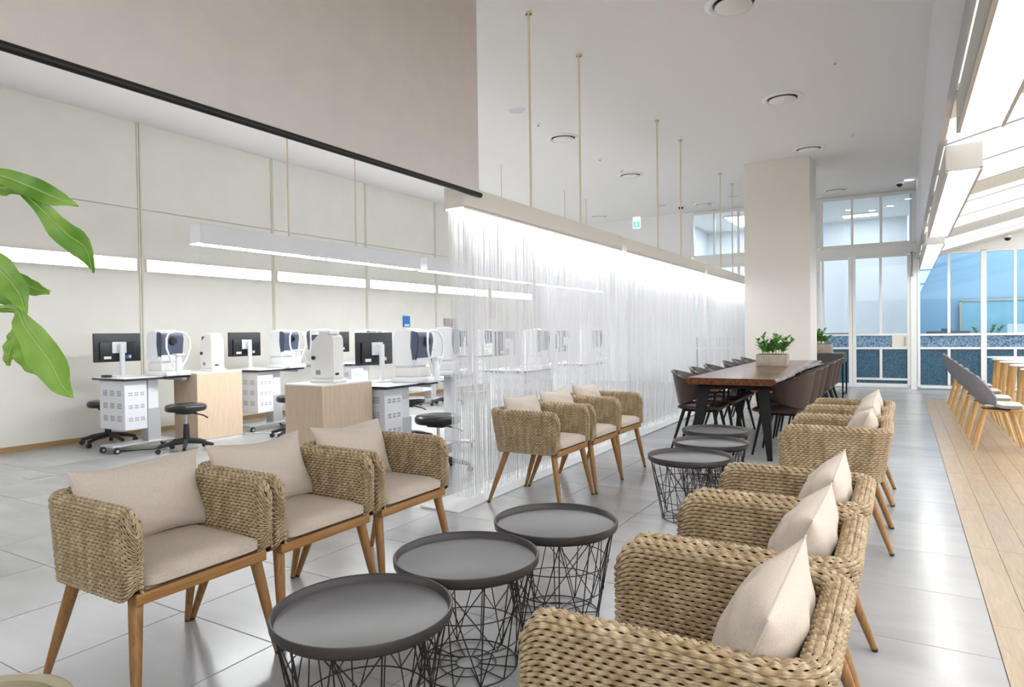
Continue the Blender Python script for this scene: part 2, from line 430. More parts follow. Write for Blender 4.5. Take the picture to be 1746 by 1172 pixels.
# ---- wall lights between the posts
for n, y in enumerate(posts[:-1]):
    a, b = y+.06, min(posts[n+1], YF)-.06
    if y > 13.5: b = 15.2
    if b < 2.0: continue
    pos = ['beside the hanging plant leaves', 'first whole one behind the leftmost monitor', 'between second and third wall post', 'between third and fourth wall post', 'seen at edge of string curtain', 'behind string curtain']
    t = thing('wall_light', '', 'wall light', (XW, (a+b)/2, 2.2), 0, 'wall light bars between the wall posts')
    nm = {1: 'glowing wall light bar nearest the camera, at the left picture edge', 2: 'glowing wall light bar crossing behind the green plant leaves',
          3: 'glowing wall light bar above the two leftmost monitors', 4: 'glowing wall light bar above second wooden cabinet and its instrument',
          5: 'glowing wall light bar above blue wall sign', 6: 'glowing wall light bar seen at the near edge of string curtain', 7: 'farthest glowing wall light bar, behind string curtain'}
    t['label'] = nm.get(n, 'glowing wall light bar')
    B().ext(0, .03, a-(a+b)/2, b-(a+b)/2, -.085, .085, .004, 1).build('housing', M['trimw'], t)
    w5 = (b-a)/5
    for q in range(5):
        y0 = a-(a+b)/2+q*w5
        B().ext(.03, .036, y0+.011, y0+w5-.011, -.072, .072).build('diffuser', M['wallled'], t)

# ---- bulkhead over the aisle edge, sloped luminous ceiling
B().ext(.23, .27, -3.0, YF, 2.62, ZC+.1).build('wall_bulkhead', M['greypaint'], kind='structure')
SX0, SX1, SL = .27, 4.6, .26
zs = lambda x: 2.72+SL*(x-.65)
sc_ = B()
sc_.prism([(SX0, zs(SX0)+.03), (SX1, zs(SX1)+.03), (SX1, zs(SX1)+.13), (SX0, zs(SX0)+.13)], 1, -3, YF)
slope = sc_.build('ceiling', M['trimw'], kind='structure')
beams = [(8.1, 8.85), (11.7, 12.75), (15.0, 15.58), (4.6, 5.2), (1.2, 1.7), (-2, -1.5)]
cuts = [-3, -1.75, 0, 1.45, 3.2, 4.9, 5.95, 7.05, 8.48, 9.35, 10.55, 12.2, 12.9, 14.1, 15.3]
for a, b in zip(cuts[:-1], cuts[1:]):
    pb = B(); a2, b2 = a+.03, b-.03
    for p, q in beams:
        if p < b2 < q+.05 and b2 > p: b2 = p
        if p-.05 < a2 < q: a2 = q
    if b2-a2 < .1: continue
    pb.prism([(SX0+.02, zs(SX0+.02)), (SX1, zs(SX1)), (SX1, zs(SX1)+.02), (SX0+.02, zs(SX0+.02)+.02)], 1, a2, b2)
    pb.build('backlit_panel', M['slope'], slope)
    B().prism([(SX0, zs(SX0)-.008), (SX1, zs(SX1)-.02), (SX1, zs(SX1)+.03), (SX0, zs(SX0)+.03)], 1, b2, b2+.03).build('rib', M['midgrey'], slope)
for p, q in beams:
    B().prism([(SX0, zs(SX0)-.012), (SX1, zs(SX1)-.05), (SX1, zs(SX1)+.04), (SX0, zs(SX0)+.04)], 1, p+.02, q-.02).build('beam', M['trimw'], slope)
B().ext(XW-.15, 6.5, -3.15, -3.0, 0, 2.5).build('wall_light_blocker', M['wall_white'], kind='structure')  # unseen, added behind the camera to block light; height lets some pass over
# ---- column
B().ext(-2.31, -1.29, 11.6, 12.5, 0, ZC).build('column', M['column'], kind='structure')

# ---- far wall: frames, panes, door
wb = B()
wb.ext(XW-.1, -4.33, YF, YF+.12, 0, ZC)
wb.ext(-4.33, .27, YF, YF+.12, 2.76, 2.96)
wb.ext(-4.33, .27, YF, YF+.12, ZC-.05, ZC)
wb.prism([(.27, 2.74), (6.5, 2.74), (6.5, 4.9), (.27, ZC)], 1, YF+.02, YF+.12)
wb.build('wall_back', M['wall_white'], kind='structure')

def framed(name, x0, x1, z0, z1, vm, hm, panes, wpost=.07, kind='structure', y=YF):
    """window or door: jambs and rails, mullions, single panes"""
    t = bpy.data.objects.new(name, None); C.objects.link(t); t['kind'] = kind; t.location = (0, y, 0)
    h = wpost/2
    for x in (x0, x1): B().ext(x-h, x+h, -.03, .06, z0, z1, .004, 1).build('jamb', M['frame'], t)
    for z in (z0, z1): B().ext(x0+h, x1-h, -.02, .05, max(z-h, 0) if z == z0 else z-h, z+h, .004, 1).build('rail', M['frame'], t)
    for (z, a, b) in hm: B().ext(a, b, -.02, .05, z-.022, z+.022, .003, 1).build('rail', M['frame'], t)
    for (x, a, b) in vm: B().ext(x-.024, x+.024, -.018, .045, a, b, .003, 1).build('mullion', M['frame'], t)
    for (a, b, c, d, mt) in panes: B().ext(a, b, .008, .016, c, d).build('pane', M[mt], t)
    return t
# upper transoms left of the column
framed('window_1', -4.29, -1.63, 2.98, 4.0, [(-3.78, 3.0, 3.98), (-3.235, 3.0, 3.98), (-2.6, 3., 3.98), (-2.1, 3., 3.98)], [],
       [(a, b, 3.0, 3.98, 'clear') for a, b in ((-4.27, -3.8), (-3.76, -3.26), (-3.21, -2.62), (-2.58, -2.12), (-2.08, -1.65))])
framed('window_2', -4.29, -1.63, .05, 2.74, [(-3.78, .1, 2.7), (-3.235, .1, 2.7), (-2.6, .1, 2.7), (-2.1, .1, 2.7)],
       [(1.11, -4.26, -1.66), (.83, -4.26, -1.66)],
       [(a, b, *zz) for a, b in ((-4.27, -3.8), (-3.76, -3.26), (-3.21, -2.62), (-2.58, -2.12), (-2.08, -1.65)) for zz in ((1.13, 2.71, 'clear'), (.85, 1.09, 'frost2'), (.09, .81, 'frost'))])
framed('window_3', -1.57, .2, 2.98, 4.0, [(-1.5, 3.0, 3.98), (-.92, 3.0, 3.98), (-.39, 3.0, 3.98)], [],
       [(a, b, 3.0, 3.98, 'clear') for a, b in ((-1.48, -.95), (-.89, -.41), (-.37, .16))])
framed('window_4', -1.57, -.96, .05, 2.74, [(-1.49, .1, 2.7)], [(1.11, -1.54, -.99), (.83, -1.54, -.99)],
       [(-1.47, -.99, 1.13, 2.71, 'clear'), (-1.47, -.99, .85, 1.09, 'frost2'), (-1.54, -.99, .09, .81, 'frost')])
dr = framed('door_1', -.89, .1, .07, 2.74, [(-.40, 1.13, 2.7), (-.40, .2, .81)], [(1.11, -.85, .07), (.83, -.85, .07), (.19, -.85, .07)],
            [(-.85, -.42, 1.13, 2.71, 'clear'), (-.38, .07, 1.13, 2.71, 'clear'), (-.85, -.2, .85, 1.09, 'frost2'),
             (-.85, -.42, .21, .81, 'frost'), (-.38, .07, .21, .81, 'frost'), (-.85, .07, .1, .17, 'frost')], wpost=.06)
B().ext(-.2, .07, -.015, .03, .85, 1.09, .003, 1).build('lock_plate', M['trimw'], dr)
B().cyl((.03, -.06, .87), (.03, -.06, 1.07), .01).cyl((.03, -.06, .89), (.03, 0, .89), .006).cyl((.03, -.06, 1.05), (.03, 0, 1.05), .006).build('door_handle', M['midgrey'], dr)
cl = thing('door_closer', 'thin grey door closer rod on white frame above door', 'door closer', (.155, YF-.07, 2.4))
B().cyl((0, 0, -.1), (0, 0, .37), .012).build('rod', M['midgrey'], cl)
B().box((0, 0.01, .37), (.035, .035, .03)).build('bracket', M['midgrey'], cl); B().box((0, .01, -.1), (.035, .035, .03)).build('bracket', M['midgrey'], cl)
B().ext(.13, .235, YF-.05, YF+.1, 0, 2.74).ext(-4.4, -1.6, YF-.02, YF+.1, 0, .05).build('trim_1', M['frame'], kind='structure')
bays = [(.27, .777, 1.317), (1.36, 1.826, 2.40), (2.44, 2.95, 3.5), (3.55, 4.1, 4.6)]
for n, (a, mid, b) in enumerate(bays):
    framed('window_%d' % (5+n), a, b, .05, 2.72, [(mid, 1.13, 2.7), (mid, .1, .81)], [(1.1, a+.03, b-.03), (.83, a+.03, b-.03)],
           [(a+.02, mid-.02, 1.13, 2.7, 'bluepane'), (mid+.02, b-.02, 1.13, 2.7, 'bluepane'), (a+.02, b-.02, .85, 1.08, 'frost2'),
            (a+.02, mid-.02, .09, .81, 'frost'), (mid+.02, b-.02, .09, .81, 'frost')], wpost=.05)

# ---- rooms behind the glass
YB = 19.2
B().ext(XW, 6.5, YF+.12, YB+.1, -.1, 0).build('floor', M['strip'], kind='structure')
B().ext(XW, 6.5, YF+.12, YB+.1, ZC, ZC+.1).build('ceiling', M['ceiling'], kind='structure')
B().ext(-4.9, .1, YB, YB+.1, 0, ZC).build('wall_rear', M['palewall'], kind='structure')
B().ext(-4.95, -4.85, YF+.12, YB, 0, ZC).build('wall_side', M['palewall'], kind='structure')
B().ext(.12, .2, YF+.12, YB, 0, ZC).build('wall_partition', M['palewall'], kind='structure')
B().ext(.2, 6.5, YB-.6, YB-.5, 0, ZC).build('wall_rear', M['bluewall'], kind='structure')
B().ext(6.4, 6.5, YF+.12, YB, 0, ZC).build('wall_side', M['bluewall'], kind='structure')
for n, (x, y, lab) in enumerate(((-2.7, 17.6, 'round downlight behind the transom left of column'), (-1.1, 17.4, 'leftmost round downlight behind transom right of column'),
                                 (-.62, 17.8, 'middle round downlight behind transom over glass door'), (-.25, 17.4, 'rightmost round downlight behind transom over glass door'))):
    t = thing('downlight', lab, 'ceiling light', (x, y, ZC))
    B().lathe([(.10, -.012), (.10, 0), (.07, 0), (.07, -.012)], 24).build('bezel', M['white'], t)
    B().lathe([(.068, -.008), (.001, -.008)], 24).build('bulb', M['farlight'], t)
for x0, x1, y0, y1, lab in ((-3.8, -3.0, 16.6, 18.4, 'added fill light panel in the white room behind glass door, left'), (-1.3, -.5, 18.1, 18.5, 'added fill light panel in white room behind glass door'), (1.2, 3.6, 16.9, 17.5, 'added fill light panel in the blue room behind glass')):
    t = thing('fill_light_panel', lab, 'ceiling light', ((x0+x1)/2, (y0+y1)/2, ZC))  # added emitters that brighten the rooms behind the glass
    B().ext((x0-x1)/2, (x1-x0)/2, (y0-y1)/2, (y1-y0)/2, -.03, -.001).build('frame', M['white'], t)
    B().ext((x0-x1)/2+.03, (x1-x0)/2-.03, (y0-y1)/2+.03, (y1-y0)/2-.03, -.035, -.03).build('diffuser', M['farlight'], t)

# ================================================================== HANGING SCREEN, STRING CURTAIN, LAMPS
t = thing('hanging_screen', 'large greige fabric screen hanging from ceiling with black bottom rod', 'screen', (-2.735, 4.12, 2.3))
B().ext(-.006, .006, -7.0, 0, 0.01, ZC-2.3).build('fabric', M['fabric_screen'], t)
tb = B(); tb.cyl((0, -7.0, -.008), (0, .03, -.008), .0185, n=16); tb.build('bottom_rod', M['blackrod'], t)
B().ext(-.02, .02, -7.0, 0, ZC-2.3-.03, ZC-2.3).build('ceiling_rail', M['frame'], t)

def curtain(y0, y1, rods, lab_beam, lab_cur, seed, x0=-2.945, x1=-2.755):
    xc = (x0+x1)/2
    t = thing('curtain_lamp', lab_beam, 'lamp', (xc, (y0+y1)/2, 2.17), 0, 'suspended light beams along the string curtain')
    yc = (y0+y1)/2; h = (x1-x0)/2
    B().ext(-h, h, y0-yc, y1-yc, .012, .17, .004, 1).ext(-h, -h+.012, y0-yc, y1-yc, 0, .02).ext(h-.012, h, y0-yc, y1-yc, 0, .02).build('housing', M['beam'], t)
    B().ext(-h+.014, h-.014, y0-yc+.012, y1-yc-.012, .004, .012).build('diffuser', M['led'], t)
    for r in rods:
        rr = B().cyl((.05, r-yc, .17), (.05, r-yc, ZC-2.17), .011, n=10).build('rod', M['rod'], t)
        B().lathe([(.03, -.02), (.03, 0), (.001, 0)], 16, (.05, r-yc, ZC-2.17)).build('ceiling_cap', M['rod'], rr)
    rnd = random.Random(seed); cb = B(); n = 0
    for layer, xl in enumerate((x1-.03, x0+.035)):
        y = y0+.03
        while y < y1-.02:
            dens = .0055 if rnd.random() < .93 else .016
            if y-y0 < .12: dens = .003
            y += rnd.uniform(.5, 1.5)*dens
            x = xl+rnd.uniform(-.02, .02); zb = .022 if rnd.random() < .8 else rnd.uniform(.022, .1)
            r = rnd.uniform(.0009, .0015); a = rnd.uniform(-.006, .006); b = rnd.uniform(-.006, .006)
            rows = []
            for z in (2.172, 1.55, .95, .45, zb):
                k = (2.172-z)/2.15; wob = math.sin(k*6+y*40)*.0035*k
                c = Vector((x+a*k+wob, y+b*k-wob, z))
                rows.append([c+Vector((r*math.cos(q*2*PI/3+a*900), r*math.sin(q*2*PI/3+a*900), 0)) for q in range(3)])
            cb.surf(rows, close_u=True)
    # the end face of the curtain
    x = x0+.02
    while x < x1-.02:
        x += rnd.uniform(.006, .02); y = y0+.02
        cb.surf([[Vector((x+.0015*math.cos(q*2*PI/3), y+.0015*math.sin(q*2*PI/3), z)) for q in range(3)] for z in (2.172, 1., .03)], close_u=True)
    c = cb.build('string_curtain', M['thread'], smooth=80, kind='stuff')
    tag(c, lab_cur, 'curtain')
curtain(3.97, 7.10, (5.05, 6.08), 'nearest white light beam, over near end of string curtain', 'nearest span of white string curtain, behind three wicker armchairs', 1)
curtain(7.24, 10.76, (8.52, 9.58), 'middle white light beam hung over the string curtain', 'middle span of white string curtain, left of dining table', 2)
curtain(10.90, 14.4, (12.02, 12.96), 'farthest white light beam, ending behind the square column', 'farthest span of white string curtain, reaching the square column', 3)
B().ext(-3.0, -2.66, 3.7, 14.6, 0, .012, .003, 1).build('trim_2', M['strip'], kind='structure')

for n, (y0, y1, lab) in enumerate(((3.79, 7.05, 'nearest long white pendant lamp above the eye test stations'), (7.19, 10.2, 'second long white pendant lamp, partly behind string curtain'), (10.58, 13.5, 'farthest long white pendant lamp, seen through string curtain'))):
    t = thing('pendant_lamp', lab, 'lamp', (-5.72, (y0+y1)/2, 2.13), 0, 'long pendant lamps over the test stations')
    h = (y1-y0)/2
    B().ext(-.085, .085, -h, h, .008, .19, .004, 1).ext(-.085, -.075, -h, h, 0, .01).ext(.075, .085, -h, h, 0, .01).build('housing', M['white'], t)
    B().ext(-.074, .074, -h+.01, h-.01, .002, .008).build('diffuser', M['pend'], t)
    for yy in (y0+1.1, y0+2.12):
        r = B().cyl((0, yy-(y0+y1)/2, .19), (0, yy-(y0+y1)/2, ZC-2.13), .009, n=8).build('rod', M['rod'], t)

for y0, y1, lab in ((.6, 4.72, 'nearest big white linear light at the top right'), (5.9, 10.0, 'middle white linear light under the sloped ceiling'), (11.0, 15.35, 'farthest white linear light, before the blue windows')):
    t = thing('linear_light', lab, 'ceiling light', (.385, (y0+y1)/2, 2.40), 0, 'linear lights along the bulkhead'); h = (y1-y0)/2
    B().ext(-.11, .12, -h, h, .012, .205, .003, 1).ext(-.11, -.09, -h, h, 0, .02).ext(.1, .12, -h, h, 0, .02).build('housing', M['fixhouse'], t)
    B().ext(-.089, .099, -h+.02, h-.02, .004, .012).build('diffuser', M['fix'], t)
    for yy in (-h+.5, h-.5): B().ext(-.06, .0, yy-.05, yy+.05, .205, .215).build('bracket', M['trimw'], t)
    B().ext(-.09, .0, h-.02, h+.06, .06, .21).build('end_bracket', M['trimw'], t)

# ================================================================== CEILING DEVICES
def diffuser_vent():
    t = thing('ceiling_vent', '', 'air vent')
    B().lathe([(.235, 0), (.235, -.01), (.2, -.025), (.175, -.012), (.17, 0)], 40).build('flange', M['white'], t)
    B().lathe([(.172, -.002), (.001, -.002)], 32).build('throat_shade', M['dark'], t)  # flat dark disc stands in for the shadow inside the recess
    B().lathe([(.001, -.05), (.13, -.045), (.155, -.03), (.15, -.02), (.001, -.02)], 40).build('disc', M['ceiling'], t)
    return t
vp, vu = diffuser_vent(), []
for x, y, lab in ((-1.24, 5.85, 'round ceiling air vent cut by the top edge of the picture'), (-1.246, 8.55, 'round ceiling air vent in the middle of main ceiling'),
                  (-1.248, 11.15, 'round ceiling air vent just above the square column'), (-4.19, 8.54, 'round ceiling air vent between the two nearest curtain rods'),
                  (-4.174, 11.2, 'round ceiling air vent between second and third curtain rods'), (-1.17, 14.77, 'round ceiling air vent near the upper window right of column'),
                  (-3.78, 14.7, 'round ceiling air vent near the upper window left of column'), (-6.31, 14.79, 'farthest left round ceiling air vent, by exit sign')):
    place(vp, vu, lab, (x, y, ZC), group='round ceiling air vents')
for x, y, lab in ((-4.167, 7.16, 'small flush ceiling speaker left of the nearest curtain rod'), (-4.6, 14.3, 'small flush ceiling speaker near exit sign'), (-3.05, 14.2, 'small flush ceiling speaker beside upper left window')):
    s = thing('ceiling_speaker', lab, 'speaker', (x, y, ZC), 0, 'flush ceiling speakers')
    B().lathe([(.115, 0), (.11, -.008), (.1, -.01)], 28).build('rim', M['white'], s)
    B().lathe([(.1, -.009), (.001, -.012)], 28).build('grille', M['greypaint'], s)
for x, y, lab in ((-.60, 7.68, 'small sprinkler head in the right half of main ceiling'), (-.62, 10.66, 'small sprinkler head above and right of square column'), (-4.187, 7.78, 'small sprinkler head beside flush speaker'),
                  (-4.205, 9.9, 'small sprinkler head between second curtain rod and vent'), (-4.18, 10.79, 'small sprinkler head just before the ceiling vent')):
    s = thing('sprinkler', lab, 'sprinkler', (x, y, ZC), 0, 'ceiling sprinklers')
    B().lathe([(.035, 0), (.03, -.008), (.012, -.01), (.012, -.03)], 16).build('escutcheon', M['white'], s)
    B().lathe([(.016, -.03), (.016, -.034), (.001, -.034)], 12).build('deflector', M['midgrey'], s)
def dome(loc, lab):
    s = thing('dome_camera', lab, 'security camera', loc)
    B().lathe([(.065, .0), (.068, -.03), (.06, -.035)], 24).build('collar', M['white'], s)
    B().lathe([(.055, -.034), (.05, -.065), (.03, -.085), (.001, -.092)], 24).build('dome', M['lens'], s)
dome((-.05, 14.73, ZC), 'black dome camera on main ceiling above upper window'); dome((-4.265, 14.6, ZC), 'black dome camera on ceiling between curtain rods')
dome((1.68, 15.3, zs(1.68)-.05), 'black dome camera on the sloped ceiling edge above blue windows')
s = thing('downlight', 'round lit downlight beside dome camera on main ceiling', 'ceiling light', (.1, 14.55, ZC))
B().lathe([(.11, 0), (.11, -.012), (.08, -.012), (.08, 0)], 28).build('bezel', M['white'], s)
B().lathe([(.078, -.006), (.001, -.006)], 28).build('bulb', M['down'], s)
s = thing('exit_sign', 'lit green and white emergency exit sign hanging from ceiling', 'exit sign', (-5.32, 14.65, ZC), R(8))
B().cyl((0, 0, -.14), (0, 0, 0), .012).build('stem', M['white'], s)
B().ext(-.085, .085, -.03, .03, -.40, -.14, .006, 1).build('case', M['exitw'], s)
e = B().ext(-.07, .07, -.036, -.03, -.385, -.25).build('symbol_field', M['green'], s)
f = B(); f.box((-.005, -.038, -.272), (.022, .004, .022)); f.box((0, -.038, -.308), (.024, .004, .045)); f.box((.02, -.038, -.348), (.014, .004, .045))
f.box((-.016, -.038, -.348), (.014, .004, .042)); f.box((.028, -.038, -.304), (.032, .004, .011)); f.box((-.028, -.038, -.308), (.032, .004, .011))
f.build('running_figure', M['exitw'], e)
# wall signs
s = thing('wall_sign', 'small blue notice on the cream wall above far station', 'sign', (XW+.012, 10.18, 1.5))
B().ext(0, .012, -.1, .1, -.1, .12).build('board', M['blue'], s); B().ext(.012, .014, -.07, .07, -.085, -.045).build('text_strip', M['white'], s)
s = thing('wall_sign', 'grey wall sign with red ring beside string curtain edge', 'sign', (XW+.012, 11.68, 1.45))
B().ext(0, .012, -.24, .24, -.14, .14).build('board', M['signgrey'], s)
B().tube([(.014, .08+.09*math.cos(q*PI/12), .09*math.sin(q*PI/12)) for q in range(24)], .016, 6, closed=True).build('red_ring', M['red'], s)
B().ext(.012, .018, .0, .16, -.015, .015).build('red_bar', M['red'], s)
s = B().ext(0, .006, -.13, .13, -.2, .2).build('paper_notice', M['pink']); s.location = (XW+.012, 13.4, 1.8); tag(s, 'pale pink paper notice on wall, seen through string curtain', 'notice')

# ================================================================== WICKER ARMCHAIRS
def shell_mesh():
    T, XF, XB, W, Rc = .056, .275, -.275, .285, .10
    ZB, ZT, RT = .385, .69, .075
    # closed plan loop (counter-clockwise), points with inward normal and distance from the arm fronts
    def u_path(off):
        w, xb, rc = W-off, XB+off, max(Rc-off, .03)
        P = []
        n = 40
        for i in range(n): P.append((XF-T/2+(xb+rc-(XF-T/2))*i/n, w))
        for i in range(10): a = PI/2+PI/2*i/10; P.append((xb+rc+rc*math.cos(a), w-rc+rc*math.sin(a)))
        for i in range(n): P.append((xb, (w-rc)+(-2*(w-rc))*i/n))
        for i in range(10): a = PI+PI/2*i/10; P.append((xb+rc+rc*math.cos(a), -(w-rc)+rc*math.sin(a)))
        for i in range(n+1): P.append((xb+rc+(XF-T/2-xb-rc)*i/n, -w))
        return P
    loop = u_path(0)
    r = T/2; yc = -(W-r)
    loop += [(XF-r+r*math.sin(a), yc-r*math.cos(a)) for a in (PI*k/6 for k in range(1, 6))]
    loop += u_path(T)[::-1]
    loop += [(XF-r+r*math.sin(a), -yc-r*math.cos(a)) for a in (PI*k/6 for k in range(1, 6))]
    pts = [Vector(p) for p in loop]
    L = [0]
    for i in range(len(pts)): L.append(L[-1]+(pts[(i+1) % len(pts)]-pts[i]).length)
    tot = L[-1]
    NS = 2*round(tot/.0135/2); SUB = 3
    samp = []
    k = 0
    for q in range(NS*SUB):
        s_ = tot*q/(NS*SUB)
        while L[k+1] < s_: k += 1
        f = (s_-L[k])/max(L[k+1]-L[k], 1e-6)
        p = pts[k].lerp(pts[(k+1) % len(pts)], f)
        samp.append(p)
    nor = []
    for q in range(len(samp)):
        tg = samp[(q+1) % len(samp)]-samp[q-1]; tg.normalize(); nor.append(Vector((-tg.y, tg.x)))     # inward for a ccw loop
    # vertical profile: straight rows then quarter round to the mid line
    rows = []
    NR = 22
    for i in range(NR): rows.append((i/NR, 0.0, 1.0))                       # fraction of the straight part, inset, outwardness
    NQ = 3
    def place_pt(p, n, fr, ang, off):
        d = XF-p.x
        dz = (RT-math.sqrt(max(RT*RT-(RT-min(d, RT))**2, 0)))
        zt, zb = ZT-r-dz, ZB+dz*.7
        if ang is None: z = zb+(zt-zb)*fr; ins = 0; oz = 0; oh = off
        else: z = zt+r*math.sin(ang); ins = r*(1-math.cos(ang)); oh = off*math.cos(ang); oz = off*math.sin(ang)
        q = p+n*(ins-oh)
        lean = .055*((z-ZB)/(ZT-ZB)-.3)*min(max((-q.x+.05)/.3, 0), 1)
        return (q.x-lean, q.y, z+oz)
    verts, faces, uvs = [], [], []
    bands = [(i/NR, (i+1)/NR, None) for i in range(NR)]+[(PI/2*i/NQ, PI/2*(i+1)/NQ, 'a') for i in range(NQ)]
    nS = len(samp)
    for bi, (a, b, kind) in enumerate(bands):
        base = len(verts)
        for e in range(5):
            fr = a+((0, .25, .5, .75, 1) if kind else (.04, .27, .5, .73, .96))[e]*(b-a)
            for q in range(nS):
                wv = math.sin(PI*(q/SUB)+PI*bi+.3*math.sin(bi*7.3))
                off = .0034*wv+(-.0022, .0024, .0008, .0024, -.0022)[e]
                verts.append(place_pt(samp[q], nor[q], fr, fr if kind else None, off))
        for e in range(4):
            for q in range(nS):
                q2 = (q+1) % nS
                faces.append((base+e*nS+q, base+e*nS+q2, base+(e+1)*nS+q2, base+(e+1)*nS+q))
                u0, u1 = q/SUB*.0135, (q+1)/SUB*.0135; v0, v1 = bi*.05+e*.0032, bi*.05+(e+1)*.0032
                uvs += [(u0, v0), (u1, v0), (u1, v1), (u0, v1)]
    me = bpy.data.meshes.new('woven_shell'); me.from_pydata(verts, [], faces)
    uv = me.uv_layers.new(name='UVMap'); uv.data.foreach_set('uv', [c for p in uvs for c in p])
    me.materials.append(M['wicker']); me.polygons.foreach_set('use_smooth', [True]*len(me.polygons))
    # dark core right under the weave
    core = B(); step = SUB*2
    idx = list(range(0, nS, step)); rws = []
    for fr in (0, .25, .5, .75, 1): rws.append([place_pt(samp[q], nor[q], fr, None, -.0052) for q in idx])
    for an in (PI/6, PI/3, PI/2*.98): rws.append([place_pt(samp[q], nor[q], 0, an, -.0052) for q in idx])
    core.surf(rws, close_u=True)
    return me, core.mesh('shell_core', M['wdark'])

def cushion(b, x0, x1, y0, y1, z0, z1, n=14, puff=.012):
    """soft seat cushion: rounded slab with a slightly domed top"""
    def P(u, v, s):
        ex = 14; k = (abs(u)**ex+abs(v)**ex)**(1/ex); f = max(k, 1e-6); m_ = max(abs(u), abs(v)); q = m_/f
        x = (x0+x1)/2+(x1-x0)/2*u*q; y = (y0+y1)/2+(y1-y0)/2*v*q
        e = max(0, 1-m_**16)**.5; h = (z1-z0)/2
        return (x, y, (z0+z1)/2+s*(h*(.45+.55*e)+(puff*(1-u*u)*(1-v*v) if s > 0 else 0)))
    gt = [[P(-1+2*i/n, -1+2*j/n, 1) for i in range(n+1)] for j in range(n+1)]
    gb = [[P(-1+2*i/n, -1+2*j/n, -1) for i in range(n+1)] for j in range(n+1)]
    a, c = b.surf(gt), b.surf(gb)
    per = lambda g: g[0][:-1]+[r_[-1] for r_ in g[:-1]]+g[-1][:0:-1]+[r_[0] for r_ in g[:0:-1]]
    pa, pc = per(a), per(c)
    for i in range(len(pa)): b.bm.faces.new((pa[i], pa[(i+1) % len(pa)], pc[(i+1) % len(pa)], pc[i]))
    return b

SHELL, CORE = shell_mesh()
def make_armchair():
    t = thing('wicker_armchair', '', 'armchair')
    sh = link('woven_shell', SHELL, t); link('shell_core', CORE, sh)
    cushion(B(), -.225, .272, -.226, .226, .410, .478).build('seat_cushion', M['linen'], t, smooth=60)
    B().ext(-.22, .2, -.215, .215, .398, .412).build('seat_deck', M['liner'], t)
    B().ext(.235, .262, -.255, .255, .372, .412, .004, 2).build('front_rail', M['oakrail'], t)
    B().ext(-.235, -.21, -.24, .24, .375, .405).build('rear_rail', M['oakrail'], t)
    for s_ in (-1, 1): B().ext(-.21, .235, s_*.215-.012, s_*.215+.012, .375, .405).build('side_rail', M['oakrail'], t)
    for sx, fx in ((.215, .285), (-.165, -.30)):
        for s_ in (-1, 1):
            a, f = Vector((sx, s_*.232, .392)), Vector((fx, s_*.278, .012))
            l = B().tube([a, a.lerp(f, .5), f], [.0235, .0195, .0125], 14).build('leg', M['oak'], t)
            B().cyl(f, f+(f-a).normalized()*.0125, .0125, .011, 12).build('foot_cap', M['foot'], l)
    return t

def pillow_mesh(seed, w=.255, h=.158, T=.078):
    rnd = random.Random(seed); n = 26; b = B()
    ph = [rnd.uniform(0, 6) for _ in range(6)]
    def P(u, v, s):
        x = w*u*(1-.085*(1-v*v)*abs(u)); z = h*v*(1-.10*(1-u*u)*abs(v))
        th = T*((1-abs(u)**2.6)**.62)*((1-abs(v)**2.6)**.62)
        wr = .004*math.sin(9*u+5*v+ph[0])*math.sin(4*v+ph[1])+.003*math.sin(13*v-6*u+ph[2])
        edge = (1-u**4)*(1-v**4)
        x += .006*math.sin(3*v+ph[3])*abs(u); z += .007*math.sin(3*u+ph[4])*abs(v)
        return (x, s*(th+wr*edge), z)
    gs = [math.sin(PI/2*(-1+2*i/n)) for i in range(n+1)]
    for s in (1, -1): b.surf([[P(u, v, s) for u in gs] for v in gs])
    bmesh.ops.remove_doubles(b.bm, verts=b.bm.verts[:], dist=.0006)
    me = b.mesh('throw_pillow', M['pillow'], smooth=75)
    # piping seam
    p = B(); loop = [P(u, -1, 1) for u in gs]+[P(1, v, 1) for v in gs[1:]]+[P(u, 1, 1) for u in gs[::-1][1:]]+[P(-1, v, 1) for v in gs[::-1][1:-1]]
    p.tube(loop, .0022, 5, closed=True)
    return me, p.mesh('piping', M['pillow'])
PIL = [pillow_mesh(s) for s in (1, 2, 3)]

def throw_pillow(loc, rz, tilt, roll, label, k, size=1.0):
    """pillow leaning on a chair back; local +y is its front face"""
    t = thing('throw_pillow', label, 'pillow', loc, rz, 'beige throw pillows on the wicker chairs')
    a = link('cover', PIL[k % 3][0], t); b = link('piping', PIL[k % 3][1], a)
    a.rotation_euler = (tilt, roll, 0); a.scale = (size, size, size)
    return t

ac, acu = make_armchair(), []
rows = [
    (-2.41, 0, [1.445, 2.025, 2.61], 'left front row', [('near', 'wicker armchair nearest the camera in left front row, by glazed pot'), ('mid', 'middle wicker armchair of left front row'), ('far', 'far wicker armchair of left front row, next to string curtain end')]),
    (-2.33, 0, [4.335, 4.92, 5.51], 'curtain row', [('near', 'near wicker armchair of the row against string curtain'), ('mid', 'middle wicker armchair of the row against string curtain'), ('far', 'far wicker armchair of the row against string curtain')]),
    (-.40, PI, [1.42, 2.0, 2.59], 'right front row', [('near', 'closest wicker armchair at bottom right, cut by the picture edge'), ('mid', 'middle wicker armchair of the right front row'), ('far', 'far wicker armchair of the right front row')]),
    (-.37, PI, [4.40, 4.99, 5.57], 'right back row', [('near', 'near wicker armchair of right back row, showing woven outer side'), ('mid', 'middle wicker armchair of the right back row'), ('far', 'far wicker armchair of right back row, beside dining table')]),
]
rnd = random.Random(11); k = 0
